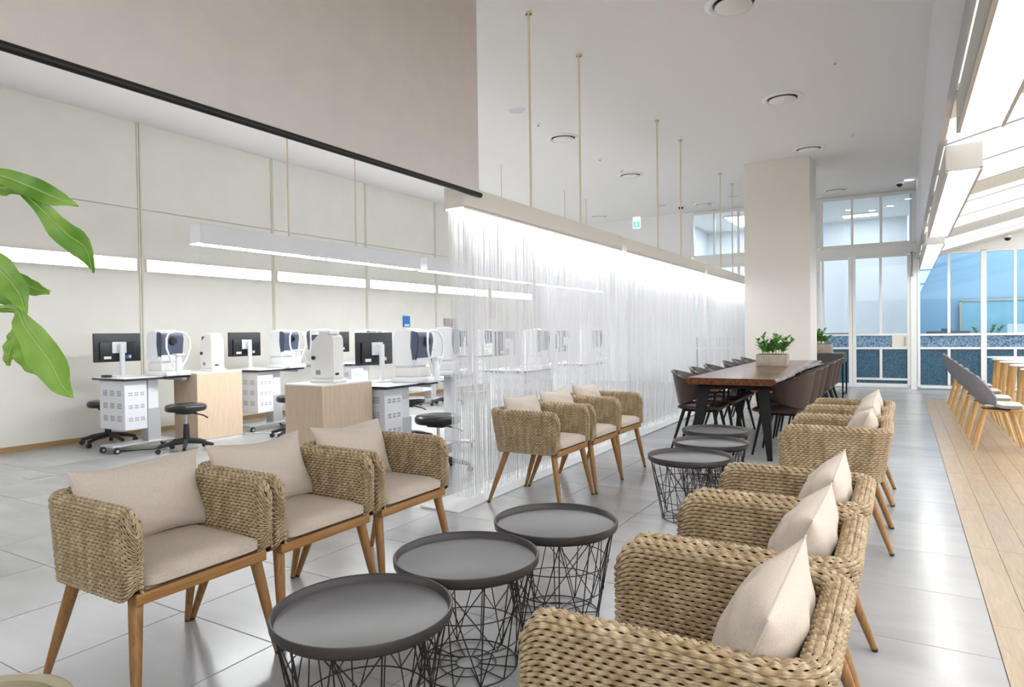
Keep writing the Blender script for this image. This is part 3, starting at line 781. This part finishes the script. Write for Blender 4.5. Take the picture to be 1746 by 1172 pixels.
for cx, rz, ys, rname, labs in rows:
    for y, (pos, lab) in zip(ys, labs):
        place(ac, acu, lab, (cx+rnd.uniform(-.008, .008), y, 0), rz+rnd.uniform(-.012, .012), 'wicker armchairs in four rows')
        s_ = 1 if rz == 0 else -1
        pos_w = {'near': 'nearest', 'mid': 'middle', 'far': 'farthest'}[pos]
        throw_pillow((cx-s_*.148, y+rnd.uniform(-.015, .01), .622), rz-PI/2, R(21), R(rnd.uniform(-5, 5)), 'beige throw pillow on the %s wicker chair of %s' % (pos_w, rname), k); k += 1

# ================================================================== WIRE BASKET TABLES
def make_tray_table():
    t = thing('wire_tray_table', '', 'side table')
    tr = B()
    tr.lathe([(.001, .4), (.256, .4), (.262, .403), (.262, .396), (.001, .394)], 64)
    ty = tr.build('tray', M['tray'], t, smooth=50)
    B().lathe([(.258, .401), (.265, .421), (.268, .424), (.272, .424), (.274, .421), (.272, .395), (.268, .390), (.25, .388)], 64).build('rim', M['rim'], ty, smooth=50)
    rt, rb, zt, zb = .256, .185, .385, .006
    wv = lambda a, f: Vector(((rb+(rt-rb)*f)*math.cos(a), (rb+(rt-rb)*f)*math.sin(a), zb+(zt-zb)*f))
    N = 12
    B().ring((0, 0, zt), rt, .0035, 48).build('top_ring', M['wire'], t)
    for f in (.64, .33): B().ring((0, 0, zb+(zt-zb)*f), rb+(rt-rb)*f, .0024, 48, 5).build('hoop', M['wire'], t)
    B().ring((0, 0, zb), rb, .003, 48, 5).build('base_ring', M['wire'], t)
    for rr in (.045, .105): B().ring((0, 0, zb), rr, .0024, 30, 5).build('base_hoop', M['wire'], t)
    for q in range(N):
        a = q*2*PI/N
        B().cyl(wv(a, 0), wv(a, 1), .0027, n=5).build('upright_wire', M['wire'], t)
        b = B()
        b.cyl(wv(a, 1), wv(a+2*PI/N, 0), .0024, n=5) if q % 2 == 0 else b.cyl(wv(a, 0), wv(a+2*PI/N, 1), .0024, n=5)
        b.build('diagonal_wire', M['wire'], t)
        b = B(); b.cyl(wv(a, 1), wv(a+(PI/N*3 if q % 2 == 0 else -PI/N*3), .33), .0022, n=5); b.build('cross_wire', M['wire'], t)
        B().cyl((.045*math.cos(a), .045*math.sin(a), zb), (rb*math.cos(a), rb*math.sin(a), zb), .0024, n=5).build('spoke', M['wire'], t)
    return t
tt, ttu = make_tray_table(), []
for x, y, lab in ((-1.42, 1.47, 'round black tray table nearest the camera'), (-1.418, 2.02, 'second round black tray table from the camera'), (-1.327, 2.58, 'third black tray table from the camera, before the gap'),
                  (-1.225, 4.34, 'fourth black tray table from the camera, first of back cluster'), (-1.24, 4.95, 'fifth black tray table from the camera, middle of back cluster'), (-1.35, 5.57, 'sixth black tray table, right before the dining table')):
    place(tt, ttu, lab, (x, y, 0), rnd.uniform(0, 1), 'black wire tray tables')

# ================================================================== DINING TABLE AND CHAIRS
def dining_table():
    t = thing('dining_table', 'long walnut slab dining table on black splayed legs', 'dining table', (-1.46, 8.7, 0))
    y0, y1, zt = -2.1, 2.1, .775
    n = 40; rnd = random.Random(5); top, bot = [], []
    rr = [.007*math.sin(i*.8)+.005*math.sin(i*1.9+1) for i in range(n+1)]
    L_, R_ = -.43, .42
    b = B(); rows = []
    for i in range(n+1):
        y = y0+(y1-y0)*i/n; e = rr[i] if 0 < i < n else 0; l, r = L_-.4*e, R_+e+.02*math.sin(i*.25)
        rows.append([(l, y, zt-.004), (l+.006, y, zt), (r-.012, y, zt), (r, y, zt-.008), (r+.008, y, zt-.03), (r-.035, y, zt-.066), (l+.02, y, zt-.066), (l-.004, y, zt-.04)])
    g = b.surf(rows, close_u=True); b.bm.faces.new(g[0]); b.bm.faces.new(g[-1])
    b.build('slab_top', M['slab'], t, smooth=40)
    def leg(tx, bx, y, by):
        c = B(); a, f = Vector((tx, y, zt-.066)), Vector((bx, by, 0))
        rows_ = []
        for p, wx, wy in ((a, .055, .03), (a.lerp(f, .5), .042, .024), (f, .022, .018)):
            rows_.append([(p.x-wx, p.y-wy, p.z), (p.x+wx, p.y-wy, p.z), (p.x+wx, p.y+wy, p.z), (p.x-wx, p.y+wy, p.z)])
        g = c.surf(rows_, close_u=True); c.bm.faces.new(g[0]); c.bm.faces.new(g[-1]); c.build('leg', M['black'], t)
    for y, by in ((y0+.16, y0-.02), (y1-.16, y1+.02)):
        leg(-.28, -.37, y, by); leg(.28, .37, y, by)
        B().ext(-.31, .31, y-.03, y+.03, zt-.11, zt-.066).build('cross_bar', M['black'], t)
    leg(-.26, -.36, -.05, -.05); leg(.26, .36, -.05, -.05)
    B().ext(-.02, .02, y0+.16, y1-.16, zt-.10, zt-.066).build('spine', M['black'], t)
dining_table()

def dining_chair():
    t = thing('leather_dining_chair', '', 'chair')
    b = B(); rows = []
    nt_, nv = 28, 6
    for i in range(nt_+1):
        th = R(-112+224*i/nt_); c = math.cos(th/2)**1.4 if abs(th) < PI else 0
        u = abs(th)/R(112); zt = .82-.15*u**1.6; zb = .46+.12*u**2.2
        row = []
        for j in range(nv+1):
            f = j/nv; z = zb+(zt-zb)*f; r = .225+.045*f
            row.append((-(r+.02*f)*math.cos(th)*1.02+.0, r*math.sin(th)*1.04, z))
        rows.append(row)
    b.surf(rows); b.solid(.022); bmesh.ops.bevel(b.bm, geom=[e for e in b.bm.edges if e.calc_face_angle(0) > 1.2], offset=.006, segments=2, affect='EDGES')
    sh = b.build('shell_back', M['leather'], t, smooth=50)
    e = B(); e.tube([rows[i][nv] for i in range(nt_+1)], .011, 6); e.build('rim_piping', M['leather'], sh)
    cushion(B(), -.2, .26, -.225, .225, .425, .475).build('seat', M['leather'], t, smooth=60)
    B().ext(-.16, .2, -.16, .16, .40, .425).build('seat_frame', M['black'], t)
    for s_ in (-1, 1):
        B().ext(.05, .24, s_*.262-.014, s_*.262+.014, .628, .652, .006).build('armrest', M['armwood'], t)
        B().tube([(.2, s_*.262, .63), (.19, s_*.24, .52), (.18, s_*.19, .42)], .012, 8).build('arm_post', M['black'], t)
        for sx, fx in ((.17, .25), (-.14, -.26)):
            B().tube([(sx, s_*.16, .415), (fx, s_*.235, 0)], [.019, .011], 10).build('leg', M['black'], t)
    return t
dc, dcu = dining_chair(), []
posn = ['nearest', 'second nearest', 'third', 'fourth', 'fifth', 'farthest']
for n, y in enumerate((7.03, 7.72, 8.36, 9.36, 9.95, 10.54)):
    place(dc, dcu, '%s brown leather chair on the curtain side of dining table' % posn[n], (-1.86, y, 0), rnd.uniform(-.05, .05), 'leather chairs around the dining table')
for n, y in enumerate((7.05, 7.74, 8.36, 9.36, 9.95, 10.53)):
    place(dc, dcu, '%s brown leather chair on the aisle side of dining table' % posn[n], (-1.04, y, 0), PI+rnd.uniform(-.05, .05), 'leather chairs around the dining table')

# planters with leafy shoots
def leaf(b, base, tip, wdt, nrm, n=4, fold=.25, droop=0):
    base, tip = Vector(base), Vector(tip); ax = tip-base; L_ = ax.length; ax.normalize()
    side = ax.cross(Vector(nrm)).normalized(); nn = side.cross(ax).normalized(); rows = []
    for i in range(n+1):
        f = i/n; w_ = wdt*math.sin(PI*min(f*.94+.05, 1))**.8*(1-.25*f); c = base+ax*L_*f-nn*droop*f*f
        rows.append([c-side*w_+nn*w_*fold, c, c+side*w_+nn*w_*fold])
    b.surf(rows); return b
def shoots(t, n, sx, sy, z0, h, seed, wl=.02):
    rnd = random.Random(seed)
    for k in range(n):
        bx, by = rnd.uniform(-sx, sx), rnd.uniform(-sy, sy); dx, dy = rnd.uniform(-.1, .1)+bx*.5, rnd.uniform(-.08, .08)
        hh = h*rnd.uniform(.45, 1.15); P = lambda f: Vector((bx+dx*f*f, by+dy*f*f, z0+hh*f))
        st = B().tube([P(0), P(.35), P(.7), P(1)], [.006, .005, .004, .002], 5).build('stem', M['stem'], t)
        for q in range(13):
            f = .22+.78*q/13; a = q*2.4+k
            d = Vector((math.cos(a), math.sin(a), rnd.uniform(.3, 1.2))).normalized()*1.1; p = P(f)
            lb = B(); leaf(lb, p, p+d*rnd.uniform(.06, .095), wl, (0, 0, 1), 3); lb.build('leaf', M['zz'], st, smooth=60)
pl = thing('planter', 'grey concrete planter with green shoots on the dining table', 'planter', (-1.47, 9.1, .775))
B().ext(-.19, .19, -.1, .1, 0, .15, .006).build('box', M['concrete'], pl); B().ext(-.175, .175, -.085, .085, .15, .156).build('soil', M['soil'], pl)
shoots(pl, 15, .15, .06, .15, .21, 4, .024)
# console behind the column
t = thing('console_table', 'dark grey console table with thin black legs behind column', 'console table', (-1.6, 13.55, 0))
B().ext(-.68, .68, -.45, .45, .62, .80, .004, 1).build('top_box', M['console'], t)
for sx in (-1, 1):
    for sy in (-1, 1): B().ext(sx*.665-.013, sx*.665+.013, sy*.435-.013, sy*.435+.013, 0, .62).build('leg', M['black'], t)
    B().ext(sx*.665-.01, sx*.665+.01, -.43, .43, .05, .07).build('stretcher', M['black'], t)
pl = thing('planter', 'square concrete planter with green shoots on dark console', 'planter', (-1.28, 13.35, .80))
B().ext(-.19, .16, -.14, .14, 0, .17, .006).build('box', M['concrete'], pl); B().ext(-.175, .145, -.125, .125, .17, .176).build('soil', M['soil'], pl)
shoots(pl, 11, .12, .09, .17, .24, 9, .026)

# ================================================================== GREY CHAIRS AND WHITE TABLES
def grey_chair():
    t = thing('grey_shell_chair', '', 'chair')
    prof = [(-.27, .82, .16, .04, -.03), (-.264, .785, .2, .07, -.015), (-.24, .69, .23, .12, 0), (-.215, .60, .238, .16, 0), (-.185, .52, .236, .17, .01),
            (-.14, .462, .234, .12, .04), (-.07, .438, .23, .05, .018), (.04, .432, .228, 0, .004), (.14, .436, .222, 0, 0), (.19, .438, .21, 0, 0)]
    rows = [[(x+dx*abs(q/5)**2.4, wd*math.sin(q/5*PI/2*.82)/math.sin(PI/2*.82), z+dz*abs(q/5)**2.4) for q in range(-5, 6)] for x, z, wd, dx, dz in prof]
    b = B(); b.surf(rows); b.solid(.028); b.build('shell', M['greyfab'], t, smooth=50)
    cushion(B(), -.11, .205, -.215, .215, .447, .474, 8, .004).build('seat_pad', M['paleseat'], t, smooth=60)
    B().ext(.10, .215, -.205, .205, .405, .436, .006).build('front_panel', M['beech'], t)
    B().ext(-.12, .12, -.13, .13, .39, .412).build('under_frame', M['beech'], t)
    for sx, fx in ((.12, .23), (-.09, -.19)):
        for s_ in (-1, 1): B().tube([(sx, s_*.13, .41), (fx, s_*.2, 0)], [.017, .012], 10).build('leg', M['beech'], t)
    return t
gc, gcu = grey_chair(), []
for n, y in enumerate((8.25, 9.07, 10.0, 10.88, 11.8, 12.62)):
    place(gc, gcu, '%s grey shell chair in the row beside white tables' % posn[n], (.81, y, 0), rnd.uniform(-.03, .03), 'grey shell chairs on the oak floor')
def white_table():
    t = thing('white_round_table', '', 'table')
    B().lathe([(.001, .722), (.32, .722), (.34, .733), (.34, .74), (.335, .742), (.001, .742)], 48).build('table_top', M['whitetop'], t)
    B().ext(-.2, .2, -.2, .2, .69, .722).build('apron', M['beech'], t)
    for sx in (-1, 1):
        for sy in (-1, 1): B().tube([(sx*.18, sy*.18, .70), (sx*.24, sy*.24, 0)], [.03, .022], 10).build('leg', M['beech'], t)
    return t
wt, wtu = white_table(), []
for n, y in enumerate((9.75, 10.73, 11.72, 12.65, 13.5)):
    place(wt, wtu, '%s white round table with beech legs by the right edge' % (posn[:4]+posn[5:])[n], (1.53, y, 0), 0, 'white round tables')

# ================================================================== EYE TEST STATIONS
def desk_cart(zt, yb=-.5):
    """lift desk: origin under the middle of the top, patient side +x"""
    t = thing('instrument_desk', '', 'desk')
    B().ext(-.325, .325, -.375, .375, zt-.022, zt, .004, 1).build('top', M['whitetop'], t)
    B().ext(-.333, .333, -.383, .383, zt-.026, zt-.004, .006, 2).build('edge_band', M['dark'], t)
    cb = B().ext(-.24, .27, -.35, -.10, .235, zt-.03, .005, 1).build('computer_cabinet', M['cpu'], t)
    v = B()
    for zz in (.34, .48, .62):
        for gx in (-.15, -.01, .13):
            for i in range(4):
                for j in range(3): v.box((gx+i*.022, -.351, zz+j*.022), (.013, .004, .014))
        for gy in (-.30, -.235, -.17):
            for i in range(3):
                for j in range(2): v.box((.271, gy+i*.015, zz+j*.024), (.004, .009, .015))
    v.build('vent_slots', M['vent'], cb, kind='stuff')
    B().ext(.10, .22, -.06, .06, .34, zt-.03, .004, 1).build('lift_column', M['cpu'], t)
    B().ext(.085, .235, -.075, .075, .07, .45, .004, 1).build('column_sleeve', M['alu'], t)
    B().ext(.04, .30, yb, .2, .065, .09, .01, 2).build('base_plate', M['alu'], t)
    B().ext(-.2, .3, .3, .36, zt-.06, zt-.026).build('under_rail', M['cpu'], t)
    for x, y in ((.06, yb+.02), (.3, yb+.04), (.06, .2), (.3, .2)):
        c = B().cyl((x-.014, y, .032), (x+.014, y, .032), .032, n=18).build('caster', M['dark'], t)
        B().cyl((x+.0142, y, .032), (x+.018, y, .032), .017, n=14).build('hub', M['alu'], c)
        B().box((x, y, .06), (.034, .03, .02), .004, 1).build('fork', M['dark'], c)
    return t
def monitor():
    """faces local -x, seen from behind"""
    t = thing('monitor', '', 'monitor')
    B().ext(-.015, .012, -.265, .265, .17, .50, .006, 2).build('screen_case', M['dark'], t)
    b = B().ext(.012, .034, -.21, .21, .19, .40, .008, 2).build('rear_hump', M['dark'], t)
    B().ext(.034, .04, -.17, -.09, .205, .235).build('port_label', M['white'], b); B().ext(.034, .042, .10, .135, .21, .245).build('port', M['white'], b)
    B().ext(-.017, -.015, -.25, .25, .185, .485).build('panel', M['lens'], t)
    B().ext(.034, .05, -.08, .08, .27, .40, .004, 1).build('mount_plate', M['white'], t)
    B().ext(.05, .095, -.03, .03, .30, .36, .006, 2).build('mount_neck', M['white'], t)
    B().cyl((.10, 0, .0), (.10, 0, .38), .028, n=16).build('pole', M['white'], t)
    B().ext(.0, .2, -.12, .12, 0, .012, .004, 1).build('stand_base', M['white'], t)
    return t
def refractor():
    """desktop eye examination unit, patient side +x"""
    t = thing('autorefractor', '', 'eye tester')
    B().ext(-.2, .24, -.15, .15, 0, .055, .012, 3).build('base', M['white'], t)
    B().ext(-.17, .10, -.125, .125, .055, .15, .012, 3).build('carriage', M['offwhite'], t)
    b = B()
    out = [(-.17, .15), (.06, .15), (.09, .22), (.12, .42), (.10, .50), (-.02, .535), (-.16, .52), (-.19, .44), (-.19, .30), (-.165, .22)]
    b.prism(out, 1, -.135, .135)
    bmesh.ops.bevel(b.bm, geom=b.bm.edges[:], offset=.018, segments=3, affect='EDGES')
    b.build('head', M['white'], t, smooth=45)
    f = B(); f.prism([(.045, .205), (.095, .235), (.128, .42), (.11, .495), (.03, .51), (.02, .36)], 1, -.138, .138)
    bmesh.ops.bevel(f.bm, geom=f.bm.edges[:], offset=.008, segments=2, affect='EDGES')
    fp = f.build('face_panel', M['navy'], t, smooth=45)
    B().tube([(.12, 0, .40), (.15, 0, .40)], [.05, .04], 20).build('eyepiece', M['dark'], fp)
    B().tube([(.15, 0, .40), (.155, 0, .40)], .026, 18).build('lens', M['lens'], fp)
    B().tube([(.23, 0, .02), (.235, 0, .17), (.22, 0, .235)], [.04, .032, .03], 14).build('chin_post', M['white'], t)
    B().ext(.17, .28, -.05, .05, .235, .255, .008).build('chin_rest', M['white'], t)
    lp = [(.22, -.05, .1), (.23, -.10, .2), (.235, -.145, .32), (.23, -.14, .43), (.21, -.10, .495), (.2, 0, .51), (.21, .10, .495), (.23, .14, .43), (.235, .145, .32), (.23, .10, .2), (.22, .05, .1)]
    B().tube(lp, .0105, 8).build('forehead_frame', M['white'], t, smooth=80)
    return t
def lensmeter():
    t = thing('lensmeter', '', 'eye instrument')
    B().ext(-.13, .13, -.1, .1, 0, .03, .008).build('base', M['offwhite'], t)
    b = B(); b.prism([(-.12, .03), (.11, .03), (.11, .40), (.07, .43), (-.03, .44), (-.12, .36), (-.13, .2)], 1, -.085, .085)
    bmesh.ops.bevel(b.bm, geom=b.bm.edges[:], offset=.01, segments=2, affect='EDGES'); b.build('body', M['offwhite'], t, smooth=45)
    B().ext(-.05, .08, -.07, .07, .43, .465, .01, 2).build('cap', M['white'], t)
    B().ext(-.135, -.11, -.06, .06, .37, .43, .01, 2).build('screen_hood', M['navy'], t)
    B().ext(.111, .114, -.05, .0, .065, .085).build('rating_label', M['dark'], t); B().ext(-.07, -.02, -.088, -.086, .07, .11).build('port_panel', M['midgrey'], t)
    B().cyl((-.09, -.086, .22), (-.09, -.1, .22), .018).build('knob', M['dark'], t)
    return t
def stool(h):
    t = thing('rolling_stool', '', 'stool')
    B().lathe([(.001, h), (.17, h), (.2, h-.008), (.212, h-.03), (.208, h-.06), (.195, h-.075), (.001, h-.078)], 36).build('seat', M['vinyl'], t, smooth=50)
    B().box((0, 0, h-.095), (.17, .13, .03), .01).build('seat_plate', M['dark'], t)
    B().tube([(.05, .03, h-.1), (.15, .09, h-.13), (.2, .11, h-.16)], .008, 6).build('lever', M['dark'], t)
    B().cyl((0, 0, .26), (0, 0, h-.1), .014, n=12).build('gas_lift', M['chrome'], t)
    B().tube([(0, 0, .1), (0, 0, .2), (0, 0, .3)], [.036, .034, .028], 16).build('lift_cover', M['dark'], t)
    for q in range(5):
        a = q*2*PI/5+.4; c, s_ = math.cos(a), math.sin(a)
        l = B().tube([(.02*c, .02*s_, .115), (.16*c, .16*s_, .10), (.29*c, .29*s_, .065)], [.032, .024, .017], 8).build('star_leg', M['dark'], t)
        B().tube([(.285*c-.018*s_, .285*s_+.018*c, .027), (.285*c+.018*s_, .285*s_-.018*c, .027)], .027, 12).build('caster', M['dark'], l)
    return t
def birch_cabinet():
    t = thing('wood_cabinet', '', 'cabinet')
    B().ext(-.23, .23, -.305, .305, .03, .818, .002, 1).build('body', M['birch'], t)
    B().ext(-.232, .232, -.307, .307, .818, .832, .002, 1).build('top', M['whitetop'], t)
    B().ext(-.225, .225, -.3, .3, 0, .03).build('plinth', M['greypaint'], t)
    return t
zA, zB = .81, .775
da, dau = desk_cart(zA), []; db, dbu = desk_cart(zB, -.34), []
mo, mou = monitor(), []; rf, rfu = refractor(), []; lm, lmu = lensmeter(), []; st, stu = stool(.52), []; wc, wcu = birch_cabinet(), []
G1, G2, G3, G4, G5, G6 = 'lift desks of the test stations', 'monitors of the test stations', 'eye testers of the test stations', 'rolling stools', 'wooden cabinets', 'eye instruments on cabinets'
A = [4.32, 6.04, 7.76, 9.5, 11.2]
wall_names = ['leftmost station by the wall', 'second station along the wall', 'third station along the wall', 'fourth station along the wall, by string curtain', 'last station along the wall, behind string curtain']
for n, y in enumerate(A):
    place(da, dau, 'white lift desk of the %s' % wall_names[n], (-7.58, y, 0), 0, G1)
    place(mo, mou, 'black monitor of the %s' % wall_names[n], (-7.86, y-.12, zA), R((0, 3, -2, 2, 0)[n]), G2)
    place(rf, rfu, 'white and navy eye tester of the %s' % wall_names[n], (-7.41, y+.2, zA), R((0, 4, 0, 0, 2)[n]), G3)
B_ = [4.93, 7.5, 9.3]
near_names = ['near station beside the second wooden cabinet', 'near row station behind string curtain', 'far station of near row behind string curtain']
for n, y in enumerate(B_):
    place(db, dbu, 'white lift desk of the %s' % near_names[n], (-4.38, y, 0), 0, G1)
    place(mo, mou, 'black monitor of the %s' % near_names[n], (-4.66, y+.12, zB), 0, G2)
    place(rf, rfu, 'white and navy eye tester of the %s' % near_names[n], (-4.2, y+.22, zB), R(6), G3)
B().ext(.034, .048, .07, .11, .205, .245, .004).build('blue_plug', M['blue'], mou[0])
place(wc, wcu, 'pale wooden cabinet between the two leftmost wall stations', (-7.36, 5.015, 0), 0, G5)
place(wc, wcu, 'pale wooden cabinet behind the left front wicker row', (-4.45, 4.23, 0), 0, G5)
place(lm, lmu, 'white eye instrument on the left wooden cabinet', (-7.36, 5.08, .832), R(0), G6)
place(lm, lmu, 'white eye instrument on wooden cabinet behind wicker row', (-4.45, 4.22, .832), R(10), G6)
# extra instrument tables with one eye tester each
def side_instrument_table(x, y, z, lab, rz):
    t = thing('instrument_table', lab, 'table', (x, y, 0), rz)
    B().ext(-.26, .26, -.25, .25, z-.02, z, .006).build('tray', M['midgrey'], t)
    B().ext(-.06, .06, -.06, .06, .08, z-.02, .006).build('column', M['cpu'], t)
    B().ext(-.25, .25, -.06, .06, .05, .08, .008).ext(-.06, .06, -.25, .25, .05, .08, .008).build('foot_cross', M['alu'], t)
    for a, b in ((-.23, 0), (.23, 0), (0, -.23), (0, .23)): B().cyl((a-.012, b, .025), (a+.012, b, .025), .025, n=14).build('caster', M['dark'], t)
side_instrument_table(-4.3, 5.86, .80, 'grey instrument table by near end of string curtain', R(20))
place(rf, rfu, 'white eye tester on grey table beside string curtain edge', (-4.3, 5.86, .80), R(35), G3)
side_instrument_table(-7.4, 6.85, .82, 'instrument table between second and third wall stations', 0)
place(rf, rfu, 'white eye tester turned away, between second and third wall stations', (-7.4, 6.85, .82), R(170), G3)
for x, y, rz, lab in ((-6.78, 4.34, .2, 'black rolling stool in front of the left wooden cabinet'), (-8.1, 4.2, .9, 'black rolling stool behind the leftmost desk'), (-6.95, 6.12, .3, 'black rolling stool at the second wall desk'),
                      (-6.45, 5.55, .7, 'black rolling stool left of cabinet behind wicker row'), (-3.62, 4.74, .1, 'black rolling stool at the near end of string curtain'), (-4.95, 5.9, .5, 'black rolling stool behind the near lift desk'),
                      (-6.9, 9.3, 0, 'black rolling stool at fourth wall desk'), (-3.6, 7.3, .6, 'black rolling stool right behind string curtain')):
    place(st, stu, lab, (x, y, 0), rz, G4)
s = B().ext(-.06, .06, -.03, .03, 0, .03, .008).build('mouse', M['dark']); s.location = (-7.72, 4.0, zA); tag(s, 'small black mouse beside the leftmost monitor', 'mouse')
s = B().tube([(-7.25, 5.45, .008), (-7.1, 5.62, .008), (-6.95, 5.6, .008), (-6.9, 5.8, .008), (-7.1, 5.95, .008)], .008, 6).build('power_cable', M['cable'], smooth=80)
tag(s, 'white cables lying on floor under the second wall desk', 'cable')
s = B().tube([(-7.4, 3.95, .01), (-7.2, 4.2, .01), (-7.25, 4.6, .01), (-7.4, 4.65, .01)], .007, 6).build('power_cable', M['dark'], smooth=80)
tag(s, 'thin black cable lying on floor under leftmost desk', 'cable')
for x, y, lab in ((-6.75, 2.9, 'steel floor socket cover, left one of two by wall'), (-6.35, 3.6, 'steel floor socket cover, right one of two near leftmost desk'), (-1.0, 4.15, 'steel floor socket cover beside fourth tray table'), (-1.3, 6.05, 'steel floor socket cover before dining table leg')):
    t = thing('floor_socket', lab, 'floor socket', (x, y, 0), 0, 'floor socket covers')
    B().ext(-.07, .07, -.11, .11, 0, .003).build('frame', M['midgrey'], t); B().ext(-.062, .062, -.102, .102, .003, .0042).build('lid', M['tile'], t)

# ================================================================== POTTED PLANT AT THE LEFT EDGE
PX, PY = -1.83, .60
pp = thing('potted_plant', 'tall plant with big green leaves in glazed beige pot', 'potted plant', (PX, PY, 0))
B().lathe([(.001, 0), (.15, 0), (.17, .02), (.215, .26), (.225, .355), (.232, .372), (.23, .388), (.218, .392), (.2, .384), (.19, .33)], 48).build('pot', M['pot'], pp, smooth=50)
B().lathe([(.197, .355), (.001, .362)], 32).build('soil', M['soil'], pp)
O = Vector((PX, PY, 0))
def L3(p): return Vector(p)-O
stem_pts = [Vector((0, 0, .38)), Vector((-.01, -.02, .7)), L3(at(-75, 560, 1.42)), L3(at(-80, 420, 1.42)), L3(at(-60, 330, 1.4)), L3(at(-70, 230, 1.4))]
B().tube(stem_pts, [.016, .014, .012, .010, .008, .005], 8).build('stem', M['stem'], pp, smooth=80)
def big_leaf(mid, wid, twist=0.0, side=None):
    """mid: (px, py, depth) along the midrib; wid: half widths in pixels at those points"""
    P = [L3(at(*m)) for m in mid]
    n = 22; rows = []
    def cat(i, f, arr):
        a, b, c, d = arr[max(i-1, 0)], arr[i], arr[min(i+1, len(arr)-1)], arr[min(i+2, len(arr)-1)]
        return .5*((2*b)+(c-a)*f+(2*a-5*b+4*c-d)*f*f+(3*b-a-3*c+d)*f**3)
    pts, ws = [], []
    for k in range(n+1):
        s = k/n*(len(P)-1); i = min(int(s), len(P)-2); f = s-i
        pts.append(cat(i, f, P)); w_ = max(cat(i, f, wid), 0); ws.append(w_*mid[i][2]/F_PX)
    for k in range(n+1):
        tg = (pts[min(k+1, n)]-pts[max(k-1, 0)]).normalized()
        sd = tg.cross(-fwd).normalized(); nn = sd.cross(tg).normalized()
        if nn.dot(-fwd) < 0: nn = -nn
        a = twist*(k/n-.3); sd2 = sd*math.cos(a)+nn*math.sin(a); n2 = nn*math.cos(a)-sd*math.sin(a)
        wv = .004*math.sin(k*1.1)
        rows.append([pts[k]+sd2*ws[k]*q+n2*(abs(q)*ws[k]*.28+wv*q*q) for q in (-1, -.66, -.33, 0, .33, .66, 1)])
    b = B(); b.surf(rows); o = b.build('leaf', M['bigleaf'], pp, smooth=80)
    r = B(); r.tube([p+fwd*-.0015 for p in pts], [.0022*(1-k/n)+.0006 for k in range(n+1)], 5); r.build('midrib', M['stem'], o, smooth=80)
    return o
big_leaf([(-60, 330, 1.42), (-10, 300, 1.4), (50, 318, 1.37), (100, 340, 1.36), (134, 351, 1.36)], [2, 10, 18, 14, .5], .5)
big_leaf([(-60, 335, 1.42), (-20, 322, 1.42), (8, 324, 1.42), (34, 330, 1.42)], [2, 9, 11, 1], .2)
big_leaf([(-60, 330, 1.42), (10, 320, 1.4), (48, 336, 1.38), (85, 370, 1.36), (118, 402, 1.35), (148, 425, 1.35), (158, 466, 1.35)], [1.5, 2, 6, 17, 22, 22, 1], -.5)
big_leaf([(-80, 420, 1.42), (-25, 440, 1.42), (10, 470, 1.40), (36, 505, 1.38), (44, 537, 1.37)], [2, 20, 26, 17, 1], .4)
big_leaf([(-75, 500, 1.45), (-30, 500, 1.45), (5, 500, 1.45), (28, 525, 1.45)], [2, 18, 22, 2], .1)
big_leaf([(-70, 520, 1.42), (-30, 525, 1.43), (0, 527, 1.43), (30, 532, 1.43)], [2, 5, 6, 2], .1)
big_leaf([(5, 450, 1.46), (30, 476, 1.46), (58, 492, 1.46), (85, 499, 1.46)], [2, 13, 13, 3], .2)
big_leaf([(-75, 540, 1.42), (20, 524, 1.40), (45, 560, 1.36), (82, 610, 1.33), (106, 655, 1.32), (124, 679, 1.32)], [1.5, 5, 20, 29, 18, 1], .35)
big_leaf([(30, 540, 1.42), (42, 580, 1.42), (52, 612, 1.42), (64, 638, 1.42)], [3, 19, 21, 5], -.2)
big_leaf([(26, 545, 1.44), (26, 575, 1.44), (18, 600, 1.44), (13, 624, 1.44)], [2, 11, 11, 3], .3)

# ================================================================== THINGS SEEN THROUGH THE FAR GLASS
t = thing('counter', 'pale counter behind the right blue windows', 'counter', (2.2, 17.6, 0))
B().ext(-1.9, 2.2, -.3, .3, 0, 1.02).build('body', M['bluewall'], t); B().ext(-1.95, 2.25, -.33, .33, 1.02, 1.06).build('worktop', M['bluewall'], t)
t = thing('printer', 'low dark machine on counter behind blue window', 'printer', (.85, 17.5, 1.06)); B().ext(-.4, .4, -.15, .15, 0, .1, .01).build('body', M['navy'], t); B().ext(-.12, .06, -.1, .1, .1, .16, .01).build('feeder', M['navy'], t)
t = thing('printer', 'dark flat machine behind glass panel left of door', 'printer', (-1.35, 17.2, 0)); B().ext(-.3, .3, -.15, .15, 1.05, 1.14, .01).build('body', M['navy'], t); B().ext(-.3, .3, -.2, .2, 0, 1.05).build('stand', M['palewall'], t)
pf = thing('picture_frame', 'large thin framed picture leaning in the blue room', 'picture frame', (1.75, 18.5, 1.0))
for a, b, c, d in ((-.62, .62, .84, .88), (-.62, .62, -.02, .02), (-.62, -.58, 0, .86), (.58, .62, 0, .86)): B().ext(a, b, -.02, .02, c, d).build('moulding', M['brass'], pf)
B().ext(-.58, .58, .0, .01, .02, .84).build('print', M['art'], pf)
t = thing('desk_plant', 'small dark plants before framed picture in the blue room', 'plant', (1.55, 17.6, 1.06))
shoots(t, 4, .25, .08, 0, .26, 21, .03)
s = B().ext(-.25, .25, -.02, .02, 0, .24).build('paper_box', M['white']); s.location = (2.2, 17.85, 1.06); tag(s, 'white box on counter before framed picture', 'box')
